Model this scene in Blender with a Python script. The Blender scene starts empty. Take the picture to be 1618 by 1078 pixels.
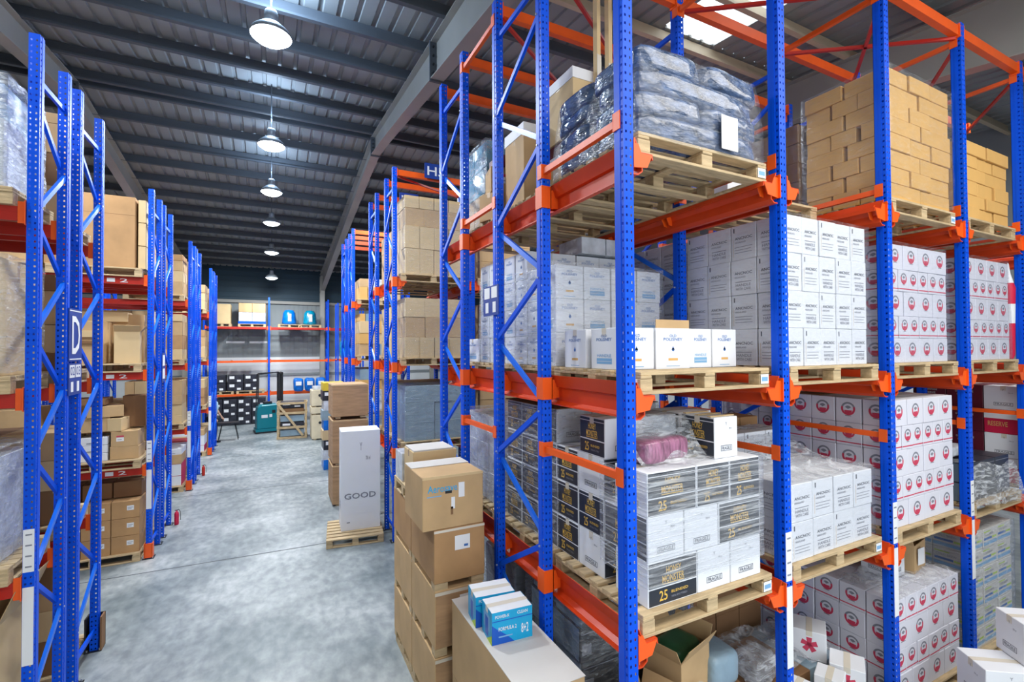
import bpy, bmesh, math, random
from math import sin, cos, pi, radians
from mathutils import Vector, Matrix, noise
random.seed(7)
C = bpy.context.scene.collection
SC = bpy.context.scene

# ------------------------------------------------------------------ camera
H = 3.285
cam = bpy.data.cameras.new('camera')
cam.sensor_width = 36.0
cam.lens = 753.1 / 1618 * 36.0
cam.clip_start = 0.05
camo = bpy.data.objects.new('camera', cam); C.objects.link(camo)
th, pt, rl = radians(26.734), radians(.955), radians(-.306)
Fv = Vector((sin(th)*cos(pt), cos(th)*cos(pt), sin(pt)))
r0 = Vector((cos(th), -sin(th), 0)); up0 = r0.cross(Fv)
Rv = r0*cos(rl) + up0*sin(rl); Uv = -r0*sin(rl) + up0*cos(rl)
camo.matrix_world = Matrix(((Rv.x, Uv.x, -Fv.x, 0), (Rv.y, Uv.y, -Fv.y, 0), (Rv.z, Uv.z, -Fv.z, H), (0, 0, 0, 1)))
SC.camera = camo

# ------------------------------------------------------------------ world, exposure, large lights
w = bpy.data.worlds.new('world'); SC.world = w; w.use_nodes = True
bg = w.node_tree.nodes['Background']
bg.inputs[0].default_value = (0.80, 0.90, 1.0, 1); bg.inputs[1].default_value = 2.4
SC.view_settings.view_transform = 'Standard'; SC.view_settings.look = 'None'
SC.view_settings.exposure = -0.06; SC.view_settings.gamma = 1.0
try: SC.view_settings.use_curve_mapping = False
except Exception: pass
SC.cycles.use_denoising = True
SC.cycles.max_bounces = 7; SC.cycles.diffuse_bounces = 3; SC.cycles.glossy_bounces = 2
SC.cycles.transparent_max_bounces = 14; SC.cycles.transmission_bounces = 3
SC.cycles.sample_clamp_indirect = 4.0; SC.cycles.caustics_reflective = False; SC.cycles.caustics_refractive = False

def area(name, loc, rot, sx, sy, power, col=(1, 1, 1)):
    l = bpy.data.lights.new(name, 'AREA'); l.shape = 'RECTANGLE'; l.size = sx; l.size_y = sy
    l.energy = power; l.color = col
    o = bpy.data.objects.new(name, l); o.location = loc; o.rotation_euler = rot; C.objects.link(o); return o
# added soft fill behind the camera, standing in for daylight
area('fill_behind_camera', (1.5, -2.0, 3.4), (radians(90), 0, 0), 12, 6.0, 150, (0.95, 0.98, 1.0))
# added overhead fill above the near bay, with no roof light there
area('fill_overhead_near', (3.5, -0.6, 7.0), (0, 0, 0), 8, 2.2, 460, (1.0, 0.97, 0.92))

# ------------------------------------------------------------------ materials
MATS = {}
def P(name, col, rough=0.6, metal=0.0, noise_amt=0.0, noise_scale=8.0, bump=0.0, bump_scale=40.0, coat=0.0, spec=0.5, stretch=None):
    if name in MATS: return MATS[name]
    m = bpy.data.materials.new(name); m.use_nodes = True; nt = m.node_tree; b = nt.nodes['Principled BSDF']
    b.inputs['Base Color'].default_value = (*col, 1); b.inputs['Roughness'].default_value = rough
    b.inputs['Metallic'].default_value = metal; b.inputs['Specular IOR Level'].default_value = spec
    b.inputs['Coat Weight'].default_value = coat
    if noise_amt or bump:
        tc = nt.nodes.new('ShaderNodeTexCoord'); mp = nt.nodes.new('ShaderNodeMapping')
        nt.links.new(tc.outputs['Object'], mp.inputs[0])
        if stretch: mp.inputs['Scale'].default_value = stretch
    if noise_amt:
        n = nt.nodes.new('ShaderNodeTexNoise'); n.inputs['Scale'].default_value = noise_scale; n.inputs['Detail'].default_value = 4
        nt.links.new(mp.outputs[0], n.inputs['Vector'])
        r = nt.nodes.new('ShaderNodeValToRGB')
        r.color_ramp.elements[0].position = 0.3; r.color_ramp.elements[1].position = 0.7
        r.color_ramp.elements[0].color = (*[c*(1-noise_amt) for c in col], 1)
        r.color_ramp.elements[1].color = (*[min(1, c*(1+noise_amt)) for c in col], 1)
        nt.links.new(n.outputs[0], r.inputs[0]); nt.links.new(r.outputs[0], b.inputs['Base Color'])
    if bump:
        n2 = nt.nodes.new('ShaderNodeTexNoise'); n2.inputs['Scale'].default_value = bump_scale; n2.inputs['Detail'].default_value = 3
        nt.links.new(mp.outputs[0], n2.inputs['Vector'])
        bp = nt.nodes.new('ShaderNodeBump'); bp.inputs['Strength'].default_value = bump; bp.inputs['Distance'].default_value = 0.02
        nt.links.new(n2.outputs[0], bp.inputs['Height']); nt.links.new(bp.outputs[0], b.inputs['Normal'])
    MATS[name] = m; return m
BLUE = P('blue_painted_steel', (0.0, 0.085, 0.74), 0.42, 0, 0.05, 3, spec=0.22)
HOLE = P('slot_edge', (0.004, 0.03, 0.34), 0.5)
STEELB = P('lit_blue_brace_steel', (0.01, 0.16, 0.85), 0.3, 0, 0.06, 3)  # brace blue made lighter, with reflected light put into the colour
RAILC = P('orange_red_rail_steel', (0.66, 0.055, 0.006), 0.42, 0, 0.06, 5)
ORANGE = P('orange_painted_steel', (0.88, 0.11, 0.008), 0.42, 0, 0.06, 5)
RED = P('red_painted_steel', (0.50, 0.018, 0.008), 0.42, 0, 0.06, 5)
WOOD = P('pallet_pine', (0.55, 0.41, 0.235), 0.75, 0, 0.22, 6, 0.25, 30, stretch=(1, 6, 6))
PLY = P('plywood', (0.45, 0.27, 0.14), 0.7, 0, 0.15, 4, 0.1, 30, stretch=(1, 1, 6))
TAN = P('tan_cardboard', (0.56, 0.37, 0.185), 0.8, 0, 0.11, 3)
TAN2 = P('brown_cardboard', (0.47, 0.27, 0.12), 0.8, 0, 0.14, 3)
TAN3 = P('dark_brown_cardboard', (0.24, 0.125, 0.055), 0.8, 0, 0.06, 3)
TAN4 = P('pale_cardboard', (0.68, 0.50, 0.27), 0.8, 0, 0.05, 3)
GOLDC = P('golden_cardboard', (0.70, 0.41, 0.13), 0.75, 0, 0.06, 3)
GREYC = P('grey_board', (0.62, 0.60, 0.57), 0.75, 0, 0.04, 2)
WHITE = P('white_card', (0.80, 0.82, 0.86), 0.6, 0, 0.02, 3)
LAV = P('white_card_lilac', (0.74, 0.74, 0.82), 0.55, 0, 0.02, 3)
BLACKC = P('black_card', (0.022, 0.028, 0.042), 0.4)
INK = P('dark_ink', (0.07, 0.08, 0.11), 0.7)
GREYINK = P('grey_ink', (0.24, 0.25, 0.30), 0.7)
BLUEINK = P('blue_ink', (0.05, 0.16, 0.45), 0.6)
PALEBLUE = P('pale_blue_ink', (0.20, 0.42, 0.68), 0.6)
REDINK = P('crimson_ink', (0.62, 0.05, 0.11), 0.6)
GOLD = P('gold_ink', (0.80, 0.50, 0.08), 0.5)
TAPE = P('parcel_tape', (0.52, 0.36, 0.19), 0.25)
TAPEW = P('clear_tape', (0.72, 0.66, 0.55), 0.2)
LABEL = P('label_paper', (0.85, 0.86, 0.88), 0.6)
BURG = P('burgundy_card', (0.11, 0.008, 0.02), 0.45)
MAG = P('magenta_card', (0.60, 0.01, 0.06), 0.5)
CYAN = P('cyan_card', (0.0, 0.36, 0.66), 0.4)
CYAN2 = P('deep_cyan_card', (0.0, 0.09, 0.50), 0.4)
LIME = P('lime_ink', (0.45, 0.65, 0.05), 0.5)
DARK = P('dark_hollow', (0.02, 0.02, 0.02), 0.8)
GREYPL = P('grey_blue_plastic', (0.27, 0.38, 0.46), 0.3, 0, 0.1, 4, 0.4, 14)
NAVYPL = P('navy_plastic_bag', (0.055, 0.095, 0.19), 0.24, 0, 0.7, 8, 1.0, 15, coat=0.7, stretch=(1, 1, 2.5))
TEALPL = P('teal_shrink_wrap', (0.0, 0.22, 0.36), 0.25, 0, 0.35, 6, 0.7, 18, coat=0.5)
BLUEPL = P('blue_plastic_bag', (0.0, 0.15, 0.62), 0.3, 0, 0.3, 5, 0.4, 12)
WRAPW = P('white_wrapped_goods', (0.62, 0.66, 0.72), 0.25, 0, 0.22, 7, 0.8, 14, coat=0.5)
BLACKPL = P('black_goods', (0.02, 0.022, 0.035), 0.35, 0, 0.5, 6, 0.3, 16)
GREENPL = P('green_goods', (0.03, 0.12, 0.05), 0.4, 0, 0.3, 5)
YELLOW = P('yellow_goods', (0.70, 0.50, 0.04), 0.5)
CEIL = P('grey_steel_roof_sheet', (0.30, 0.32, 0.33), 0.6, 0, 0.12, 0.7)
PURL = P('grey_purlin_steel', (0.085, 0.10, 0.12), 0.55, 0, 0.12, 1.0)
RAFT = P('grey_beige_rafter_steel', (0.36, 0.35, 0.32), 0.5, 0, 0.12, 0.8)
PURL_LIT = P('skylit_purlin_steel', (0.60, 0.50, 0.36), 0.5, 0, 0.08, 1)  # purlin steel with the skylight's warm light put into its colour
WALLG = P('grey_wall_cladding', (0.28, 0.31, 0.32), 0.7, 0, 0.06, 1)
WALLW = P('white_painted_wall', (0.82, 0.85, 0.86), 0.7, 0, 0.04, 1)
WALLD = P('shaded_blue_upper_cladding', (0.02, 0.055, 0.085), 0.6, 0, 0.1, 1)  # dark blue that includes the shade on the upper wall
LAMPM = P('lamp_spun_aluminium', (0.65, 0.70, 0.74), 0.3, 0.7)
LAMPB = P('lamp_reflector_steel', (0.28, 0.32, 0.36), 0.4, 0.3)
TEALM = P('teal_painted_steel', (0.0, 0.21, 0.27), 0.35)
BLKM = P('black_steel', (0.015, 0.017, 0.022), 0.45)
CREAMW = P('cream_wood', (0.70, 0.60, 0.42), 0.7, 0, 0.08, 4)
PINKPL = P('mauve_bag', (0.32, 0.13, 0.22), 0.25, 0, 0.5, 9, 0.6, 20, coat=0.6, stretch=(4, 1, 1))
SKIN = P('skin', (0.50, 0.30, 0.21), 0.5)
SHIRT = P('light_blue_shirt', (0.38, 0.58, 0.70), 0.8)
TROUS = P('black_trousers', (0.015, 0.017, 0.02), 0.8)
SIGNB = P('navy_sign_enamel', (0.01, 0.05, 0.30), 0.4)

def emis(name, col, s):
    m = bpy.data.materials.new(name); m.use_nodes = True; nt = m.node_tree
    nt.nodes.remove(nt.nodes['Principled BSDF']); e = nt.nodes.new('ShaderNodeEmission')
    e.inputs[0].default_value = (*col, 1); e.inputs[1].default_value = s
    nt.links.new(e.outputs[0], nt.nodes['Material Output'].inputs[0]); MATS[name] = m; return m
LAMPON = emis('lamp_glow', (0.90, 0.97, 1.0), 40)
LAMPDIM = emis('lamp_glow_dim', (0.85, 0.95, 1.0), 5)

def film(name, whit, tint=(0.86, 0.90, 0.95), bscale=9.0, stretch=(1, 1, 4)):
    m = bpy.data.materials.new(name); m.use_nodes = True; nt = m.node_tree; nt.nodes.remove(nt.nodes['Principled BSDF'])
    tr = nt.nodes.new('ShaderNodeBsdfTransparent'); tr.inputs[0].default_value = (0.97, 0.98, 1, 1)
    gl = nt.nodes.new('ShaderNodeBsdfGlossy'); gl.inputs['Roughness'].default_value = 0.26
    di = nt.nodes.new('ShaderNodeBsdfDiffuse'); di.inputs[0].default_value = (*tint, 1)
    tc = nt.nodes.new('ShaderNodeTexCoord'); mp = nt.nodes.new('ShaderNodeMapping'); mp.inputs['Scale'].default_value = stretch
    mp.inputs['Rotation'].default_value = (0.35, 0.35, 0.2)
    n = nt.nodes.new('ShaderNodeTexNoise'); n.inputs['Scale'].default_value = bscale; n.inputs['Detail'].default_value = 5; n.inputs['Distortion'].default_value = 0.8
    nt.links.new(tc.outputs['Object'], mp.inputs[0]); nt.links.new(mp.outputs[0], n.inputs['Vector'])
    bp = nt.nodes.new('ShaderNodeBump'); bp.inputs['Strength'].default_value = 0.9; bp.inputs['Distance'].default_value = 0.03
    nt.links.new(n.outputs[0], bp.inputs['Height'])
    for s in (gl, di): nt.links.new(bp.outputs[0], s.inputs['Normal'])
    rp = nt.nodes.new('ShaderNodeValToRGB'); rp.color_ramp.elements[0].position = 0.45; rp.color_ramp.elements[1].position = 0.75
    rp.color_ramp.elements[0].color = (whit*0.35,)*3 + (1,); rp.color_ramp.elements[1].color = (min(1, whit*1.9),)*3 + (1,)
    nt.links.new(n.outputs[0], rp.inputs[0])
    m1 = nt.nodes.new('ShaderNodeMixShader'); nt.links.new(rp.outputs[0], m1.inputs[0]); nt.links.new(tr.outputs[0], m1.inputs[1]); nt.links.new(di.outputs[0], m1.inputs[2])
    m2 = nt.nodes.new('ShaderNodeMixShader'); m2.inputs[0].default_value = 0.09; nt.links.new(m1.outputs[0], m2.inputs[1]); nt.links.new(gl.outputs[0], m2.inputs[2])
    nt.links.new(m2.outputs[0], nt.nodes['Material Output'].inputs[0]); MATS[name] = m; return m
FILM = film('stretch_film', 0.06)
FILMH = film('heavy_stretch_film', 0.20)
FILMW = film('milky_plastic_sheet', 0.42)
FILMS = film('streaky_stretch_film', 0.30, bscale=5.0, stretch=(.5, .5, 9))

# translucent roof light
def translucent():
    m = bpy.data.materials.new('translucent_roof_sheet'); m.use_nodes = True; nt = m.node_tree; nt.nodes.remove(nt.nodes['Principled BSDF'])
    t = nt.nodes.new('ShaderNodeBsdfTranslucent'); t.inputs[0].default_value = (1, 0.97, 0.88, 1)
    tp = nt.nodes.new('ShaderNodeBsdfTransparent'); mx = nt.nodes.new('ShaderNodeMixShader'); mx.inputs[0].default_value = 0.6
    nt.links.new(t.outputs[0], mx.inputs[1]); nt.links.new(tp.outputs[0], mx.inputs[2]); nt.links.new(mx.outputs[0], nt.nodes['Material Output'].inputs[0])
    return m
TRANS = translucent()

def floor_mat():
    m = bpy.data.materials.new('worn_concrete'); m.use_nodes = True; nt = m.node_tree; b = nt.nodes['Principled BSDF']
    tc = nt.nodes.new('ShaderNodeTexCoord')
    def nz(sc, det, dist=0.0, stretch=(1, 1, 1)):
        mp = nt.nodes.new('ShaderNodeMapping'); mp.inputs['Scale'].default_value = stretch
        nt.links.new(tc.outputs['Object'], mp.inputs[0])
        n = nt.nodes.new('ShaderNodeTexNoise'); n.inputs['Scale'].default_value = sc; n.inputs['Detail'].default_value = det; n.inputs['Distortion'].default_value = dist
        nt.links.new(mp.outputs[0], n.inputs['Vector']); return n
    a = nz(0.9, 10, 0.15); r = nt.nodes.new('ShaderNodeValToRGB'); nt.links.new(a.outputs[0], r.inputs[0])
    e = r.color_ramp.elements; e[0].position = 0.38; e[1].position = 0.64
    e[0].color = (0.19, 0.225, 0.24, 1); e[1].color = (0.385, 0.415, 0.425, 1)
    c = nz(9.0, 13, 0.2, (1, 0.6, 1)); r2 = nt.nodes.new('ShaderNodeValToRGB'); nt.links.new(c.outputs[0], r2.inputs[0])
    e = r2.color_ramp.elements; e[0].position = 0.35; e[1].position = 0.7; e[0].color = (0.70, 0.73, 0.75, 1); e[1].color = (1.18, 1.17, 1.16, 1)
    mx = nt.nodes.new('ShaderNodeMixRGB'); mx.blend_type = 'MULTIPLY'; mx.inputs[0].default_value = 1
    nt.links.new(r.outputs[0], mx.inputs[1]); nt.links.new(r2.outputs[0], mx.inputs[2])
    nt.links.new(mx.outputs[0], b.inputs['Base Color'])
    b.inputs['Roughness'].default_value = 0.42; b.inputs['Specular IOR Level'].default_value = 0.4
    bp = nt.nodes.new('ShaderNodeBump'); bp.inputs['Strength'].default_value = 0.15; bp.inputs['Distance'].default_value = 0.01
    nt.links.new(c.outputs[0], bp.inputs['Height']); nt.links.new(bp.outputs[0], b.inputs['Normal'])
    return m
FLOOR = floor_mat()

# ------------------------------------------------------------------ mesh builder
_txt = {}
def text2d(s):
    if s in _txt: return _txt[s]
    cu = bpy.data.curves.new('t', 'FONT'); cu.body = s; cu.size = 1; cu.resolution_u = 2; cu.offset = 0.010
    o = bpy.data.objects.new('t', cu); C.objects.link(o)
    dg = bpy.context.evaluated_depsgraph_get(); me = o.evaluated_get(dg).to_mesh()
    vs = [(v.co.x, v.co.y) for v in me.vertices]; fs = [tuple(p.vertices) for p in me.polygons]
    x0 = min(v[0] for v in vs); x1 = max(v[0] for v in vs); y0 = min(v[1] for v in vs); y1 = max(v[1] for v in vs)
    vs = [((v[0]-x0)/(x1-x0), (v[1]-y0)/(y1-y0)) for v in vs]
    o.evaluated_get(dg).to_mesh_clear(); bpy.data.objects.remove(o); bpy.data.curves.remove(cu)
    _txt[s] = (vs, fs); return _txt[s]

class MB:
    def __init__(s): s.v = []; s.f = []; s.m = []; s.mats = []
    def mi(s, m):
        if m not in s.mats: s.mats.append(m)
        return s.mats.index(m)
    def face(s, pts, m):
        n = len(s.v); s.v += [tuple(p) for p in pts]; s.f.append(tuple(range(n, n+len(pts)))); s.m.append(s.mi(m))
    def add(s, vs, fs, m):
        n = len(s.v); s.v += [tuple(p) for p in vs]; k = s.mi(m)
        for f in fs: s.f.append(tuple(i+n for i in f)); s.m.append(k)
    def box(s, x0, x1, y0, y1, z0, z1, m, mt=None):
        vs = [(x0,y0,z0),(x1,y0,z0),(x1,y1,z0),(x0,y1,z0),(x0,y0,z1),(x1,y0,z1),(x1,y1,z1),(x0,y1,z1)]
        fs = [(0,3,2,1),(0,1,5,4),(1,2,6,5),(2,3,7,6),(3,0,4,7)]
        s.add(vs, fs, m); s.add(vs, [(4,5,6,7)], mt or m); return s
    def cbox(s, x0, x1, y0, y1, z0, z1, m, c=0.004, mt=None):
        bmx = bmesh.new()
        mat = Matrix.Translation(((x0+x1)/2, (y0+y1)/2, (z0+z1)/2)) @ Matrix.Diagonal((x1-x0, y1-y0, z1-z0, 1))
        bmesh.ops.create_cube(bmx, size=1, matrix=mat)
        bmesh.ops.bevel(bmx, geom=bmx.edges[:], offset=c, segments=1, affect='EDGES')
        bmx.normal_update(); bmx.verts.index_update()
        vs = [v.co.copy() for v in bmx.verts]
        top = [tuple(v.index for v in f.verts) for f in bmx.faces if f.normal.z > 0.9]
        oth = [tuple(v.index for v in f.verts) for f in bmx.faces if f.normal.z <= 0.9]
        bmx.free(); s.add(vs, oth, m); s.add(vs, top, mt or m); return s
    def bar(s, a, b, w, h, m, up=Vector((0, 0, 1))):
        a = Vector(a); b = Vector(b); d = (b-a).normalized()
        if abs(d.dot(up)) > 0.98: up = Vector((0, 1, 0))
        sd = d.cross(up).normalized(); u = sd.cross(d).normalized()
        vs = [p + sd*i*w/2 + u*j*h/2 for p in (a, b) for i, j in ((-1,-1),(1,-1),(1,1),(-1,1))]
        s.add(vs, [(0,1,2,3)[::-1],(4,5,6,7),(0,1,5,4)[::1],(1,2,6,5),(2,3,7,6),(3,0,4,7)], m); return s
    def tube(s, pts, r, m, n=10, cap=True):
        pts = [Vector(p) for p in pts]; rs = r if isinstance(r, (list, tuple)) else [r]*len(pts)
        vs = []; fs = []; prev = None
        for i, p in enumerate(pts):
            d = (pts[min(i+1, len(pts)-1)] - pts[max(i-1, 0)]).normalized()
            a = prev if prev is not None else (Vector((1, 0, 0)) if abs(d.x) < 0.9 else Vector((0, 1, 0)))
            u = (a - d*a.dot(d)).normalized(); prev = u; v = d.cross(u)
            for k in range(n): vs.append(p + (u*cos(2*pi*k/n) + v*sin(2*pi*k/n))*rs[i])
        for i in range(len(pts)-1):
            for k in range(n): fs.append((i*n+k, i*n+(k+1) % n, (i+1)*n+(k+1) % n, (i+1)*n+k))
        if cap: fs.append(tuple(range(n))[::-1]); fs.append(tuple((len(pts)-1)*n+k for k in range(n)))
        s.add(vs, fs, m); return s
    def lathe(s, prof, m, n=24, c=(0, 0, 0)):
        vs = []; fs = []
        for r, z in prof:
            for k in range(n): vs.append((c[0]+r*cos(2*pi*k/n), c[1]+r*sin(2*pi*k/n), c[2]+z))
        for i in range(len(prof)-1):
            for k in range(n): fs.append((i*n+k, i*n+(k+1) % n, (i+1)*n+(k+1) % n, (i+1)*n+k))
        s.add(vs, fs, m); return s
    def prism(s, prof, axis, a, b, m):
        # prof: 2D polygon; axis 'x' -> prof=(y,z) ; 'y' -> prof=(x,z)
        def pt(u, v, t): return (t, u, v) if axis == 'x' else (u, t, v)
        n = len(prof); vs = [pt(u, v, a) for u, v in prof] + [pt(u, v, b) for u, v in prof]
        fs = [(i, (i+1) % n, n+(i+1) % n, n+i) for i in range(n)] + [tuple(range(n))[::-1], tuple(range(n, 2*n))]
        s.add(vs, fs, m); return s
    def mesh(s, name='m'):
        me = bpy.data.meshes.new(name); me.from_pydata(s.v, [], s.f)
        for m in s.mats: me.materials.append(m)
        me.polygons.foreach_set('material_index', s.m); me.update(); return me
    def obj(s, name, parent=None, smooth=False, fix=True):
        me = s.mesh(name)
        if fix:
            b = bmesh.new(); b.from_mesh(me); bmesh.ops.recalc_face_normals(b, faces=b.faces[:]); b.to_mesh(me); b.free()
        if smooth: me.shade_smooth()
        o = bpy.data.objects.new(name, me); C.objects.link(o)
        if parent: o.parent = parent
        return o

LABELS = {}
def tag(o, label, cat, group=None, kind=None):
    if label in LABELS:
        LABELS[label] += 1
    else: LABELS[label] = 1
    n = len(label.split())
    if n < 4 or n > 16: print('LABELLEN', n, label)
    o['label'] = label; o['category'] = cat
    if group: o['group'] = group
    if kind: o['kind'] = kind
    return o
def empty(name, loc, rz=0):
    o = bpy.data.objects.new(name, None); o.location = loc; o.rotation_euler = (0, 0, rz); o.empty_display_size = 0.05; C.objects.link(o); return o
def struct(o): o['kind'] = 'structure'; return o
def inst(name, me, loc=(0, 0, 0), parent=None, rz=0):
    o = bpy.data.objects.new(name, me); o.location = loc; o.rotation_euler = (0, 0, rz); C.objects.link(o)
    if parent: o.parent = parent
    return o

# ------------------------------------------------------------------ building shell
XW0, XW1, YW0, YW1 = -9.6, 13.6, -2.2, 25.7
RIDGE_Y, RIDGE_Z, K = 11.7, 8.62, 0.1
def roofz(y): return RIDGE_Z - K*abs(y-RIDGE_Y)
b = MB(); b.box(XW0, XW1, YW0-3, YW1, -0.2, 0, FLOOR); struct(b.obj('floor'))
JOINT = P('floor_joint', (0.10, 0.11, 0.12), 0.9)
for i, y in enumerate((4.6, 8.75, 12.9, 17.05, 21.2)):
    b = MB(); pts = []
    n = 60
    for k in range(n):
        xa = XW0 + (XW1-XW0)*k/n; xb = XW0 + (XW1-XW0)*(k+1)/n
        ya = y + 0.02*noise.noise(Vector((xa*1.5, y, 0))) - xa*0.03; yb = y + 0.02*noise.noise(Vector((xb*1.5, y, 0))) - xb*0.03
        b.face([(xa, ya-.012, .0015), (xb, yb-.012, .0015), (xb, yb+.012, .0015), (xa, ya+.012, .0015)], JOINT)
    struct(b.obj('floor_joint'))
# roof sheeting: ribbed steel running down the slope
def roof_half(name, y0, y1, x0, x1):
    b = MB(); pitch = 0.25; x = x0; prof = []
    while x < x1-1e-6:
        e = min(x+pitch, x1)
        prof += [(x, 0), (min(x+.17, e), 0), (min(x+.185, e), .03), (min(x+.235, e), .03)]; x += pitch
    prof.append((x1, 0))
    for t in (0, 0.012):
        for i in range(len(prof)-1):
            (xa, za), (xb, zb) = prof[i], prof[i+1]
            if xb-xa < 1e-5: continue
            q = [(xa, y0, roofz(y0)+za+t), (xb, y0, roofz(y0)+zb+t), (xb, y1, roofz(y1)+zb+t), (xa, y1, roofz(y1)+za+t)]
            b.face(q, CEIL)
    struct(b.obj(name, fix=False))
SKX0, SKX1, SKY0, SKY1 = 5.1, 6.1, 1.4, 5.12
roof_half('ceiling', RIDGE_Y, YW1+.1, XW0, XW1)
roof_half('ceiling', SKY1, RIDGE_Y, XW0, XW1)
roof_half('ceiling', YW0-.2, SKY1, XW0, SKX0)
roof_half('ceiling', YW0-.2, SKY1, SKX1, XW1)
roof_half('ceiling', YW0-.2, SKY0, SKX0, SKX1)
b = MB()
x = SKX0
while x < SKX1-1e-6:
    for xa, xb, za, zb in ((x, x+.17, 0, 0), (x+.17, x+.185, 0, .03), (x+.185, x+.235, .03, .03), (x+.235, x+.25, .03, 0)):
        b.face([(xa, SKY0, roofz(SKY0)+za), (xb, SKY0, roofz(SKY0)+zb), (xb, SKY1, roofz(SKY1)+zb), (xa, SKY1, roofz(SKY1)+za)], TRANS)
    x += .25
struct(b.obj('window_1', fix=False))
# purlins (Z sections along X), slightly below the sheet
ys = [RIDGE_Y + s*(0.16+1.06*k) for k in range(13) for s in (-1, 1)]
for y in sorted(ys):
    if not (YW0+.1 < y < YW1-.1): continue
    z = roofz(y) - .012; mat = PURL_LIT if 4.0 < y < 5.6 else PURL  # purlins near the skylight take the lit colour
    b = MB()
    b.box(XW0, XW1, y-.006, y+.006, z-.2, z, mat)
    b.box(XW0, XW1, y-.07, y-.006, z-.2, z-.185, mat); b.box(XW0, XW1, y+.006, y+.07, z-.012, z, mat)
    b.box(XW0, XW1, y-.07, y-.06, z-.185, z-.165, mat)
    struct(b.obj('ceiling_purlin'))
# rafters: tapered welded I beams along Y at three grid lines + knee columns
def rafter(x):
    b = MB(); t = .2
    def bot(y):
        d = abs(y-RIDGE_Y); tot = 13.7
        return 0.42 + (0.62 if y < RIDGE_Y else .5)*max(0, (d-1.0)/tot)**1.15
    prev = None
    yy = [YW0+.15 + (YW1-.35-YW0)*i/44 for i in range(45)]
    yy = sorted(yy + [RIDGE_Y])
    for i in range(len(yy)-1):
        ya, yb = yy[i], yy[i+1]
        za, zb = roofz(ya)-.2, roofz(yb)-.2; la, lb = za-bot(ya), zb-bot(yb)
        # top flange, bottom flange, web
        for (pa, pb, hw, th_) in ((za, zb, .1, .016), (la, lb, .1, .016)):
            vs = [(x-hw, ya, pa), (x+hw, ya, pa), (x+hw, yb, pb), (x-hw, yb, pb), (x-hw, ya, pa-th_), (x+hw, ya, pa-th_), (x+hw, yb, pb-th_), (x-hw, yb, pb-th_)]
            b.add(vs, [(0,1,2,3),(4,7,6,5),(0,4,5,1),(1,5,6,2),(2,6,7,3),(3,7,4,0)], RAFT)
        vs = [(x-.005, ya, za), (x+.005, ya, za), (x+.005, yb, zb), (x-.005, yb, zb), (x-.005, ya, la), (x+.005, ya, la), (x+.005, yb, lb), (x-.005, yb, lb)]
        b.add(vs, [(0,4,5,1),(1,5,6,2),(2,6,7,3),(3,7,4,0)], RAFT)
    o = struct(b.obj('ceiling_rafter'))
    for y in (RIDGE_Y, 6.9):
        b = MB(); z1 = roofz(y)-.19; z0 = z1-bot(y)-.06
        b.box(x-.11, x+.11, y-.02, y+.02, z0, z1, PURL)
        for s in (-1, 1):
            for q in range(4): b.tube([(x+s*.06, y-.05, z0+.12+q*(z1-z0-.2)/3.2), (x+s*.06, y+.05, z0+.12+q*(z1-z0-.2)/3.2)], .016, BLKM, 6)
        b.obj('splice_plate', o)
    # column at far wall
    b = MB(); zt = roofz(YW1-.3)-.3
    b.box(x-.1, x+.1, YW1-.62, YW1-.60, 0, zt, RAFT); b.box(x-.1, x+.1, YW1-.2, YW1-.18, 0, zt, RAFT); b.box(x-.006, x+.006, YW1-.6, YW1-.2, 0, zt, RAFT)
    struct(b.obj('column'))
for x in (-3.4, 2.22, 7.85): rafter(x)
# walls
b = MB(); b.box(XW0, XW1, YW1, YW1+.2, 0, 2.95, WALLW); struct(b.obj('wall_back_lower'))
b = MB(); x = XW0
while x < XW1:
    b.box(x, x+.16, YW1, YW1+.18, 2.95, 5.6, WALLG); b.box(x+.16, x+.2, YW1+.02, YW1+.18, 2.95, 5.6, WALLG); x += .2
struct(b.obj('wall_back'))
b = MB(); z = 5.6
while z < roofz(YW1)+.1:
    b.box(XW0, XW1, YW1, YW1+.18, z, z+.2, WALLD); b.box(XW0, XW1, YW1-.03, YW1+.1, z+.2, z+.24, WALLD); z += .24
struct(b.obj('wall_back_upper'))
b = MB(); b.box(XW0, XW1, YW1-.12, YW1, 5.52, 5.66, RAFT); struct(b.obj('trim_1'))
b = MB(); b.box(XW0, XW1, YW1-.06, YW1, 2.05, 2.17, WALLG); struct(b.obj('trim_2'))
for nm, xa, xb in (('wall_left', XW0-.2, XW0), ('wall_right', XW1, XW1+.2)):
    b = MB(); b.box(xa, xb, YW0, YW1, 0, 2.95, WALLW); b.box(xa, xb, YW0, YW1, 2.95, 8.7, WALLG); struct(b.obj(nm))
b = MB(); b.box(XW0, XW1, YW0-.2, YW0, 4.6, 7.4, WALLG); b.box(XW0, 0, YW0-.2, YW0, 0, 4.6, WALLG); b.box(4.5, XW1, YW0-.2, YW0, 0, 4.6, WALLG); struct(b.obj('wall_front'))
# slotted wall vents of the far wall
for x in (-1.9, -.95):
    b = MB(); b.box(x, x+.75, YW1-.03, YW1, 3.62, 3.72, LABEL); b.box(x+.1, x+.7, YW1-.03, YW1, 3.95, 3.99, GREYINK); struct(b.obj('wall_vent'))

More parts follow.
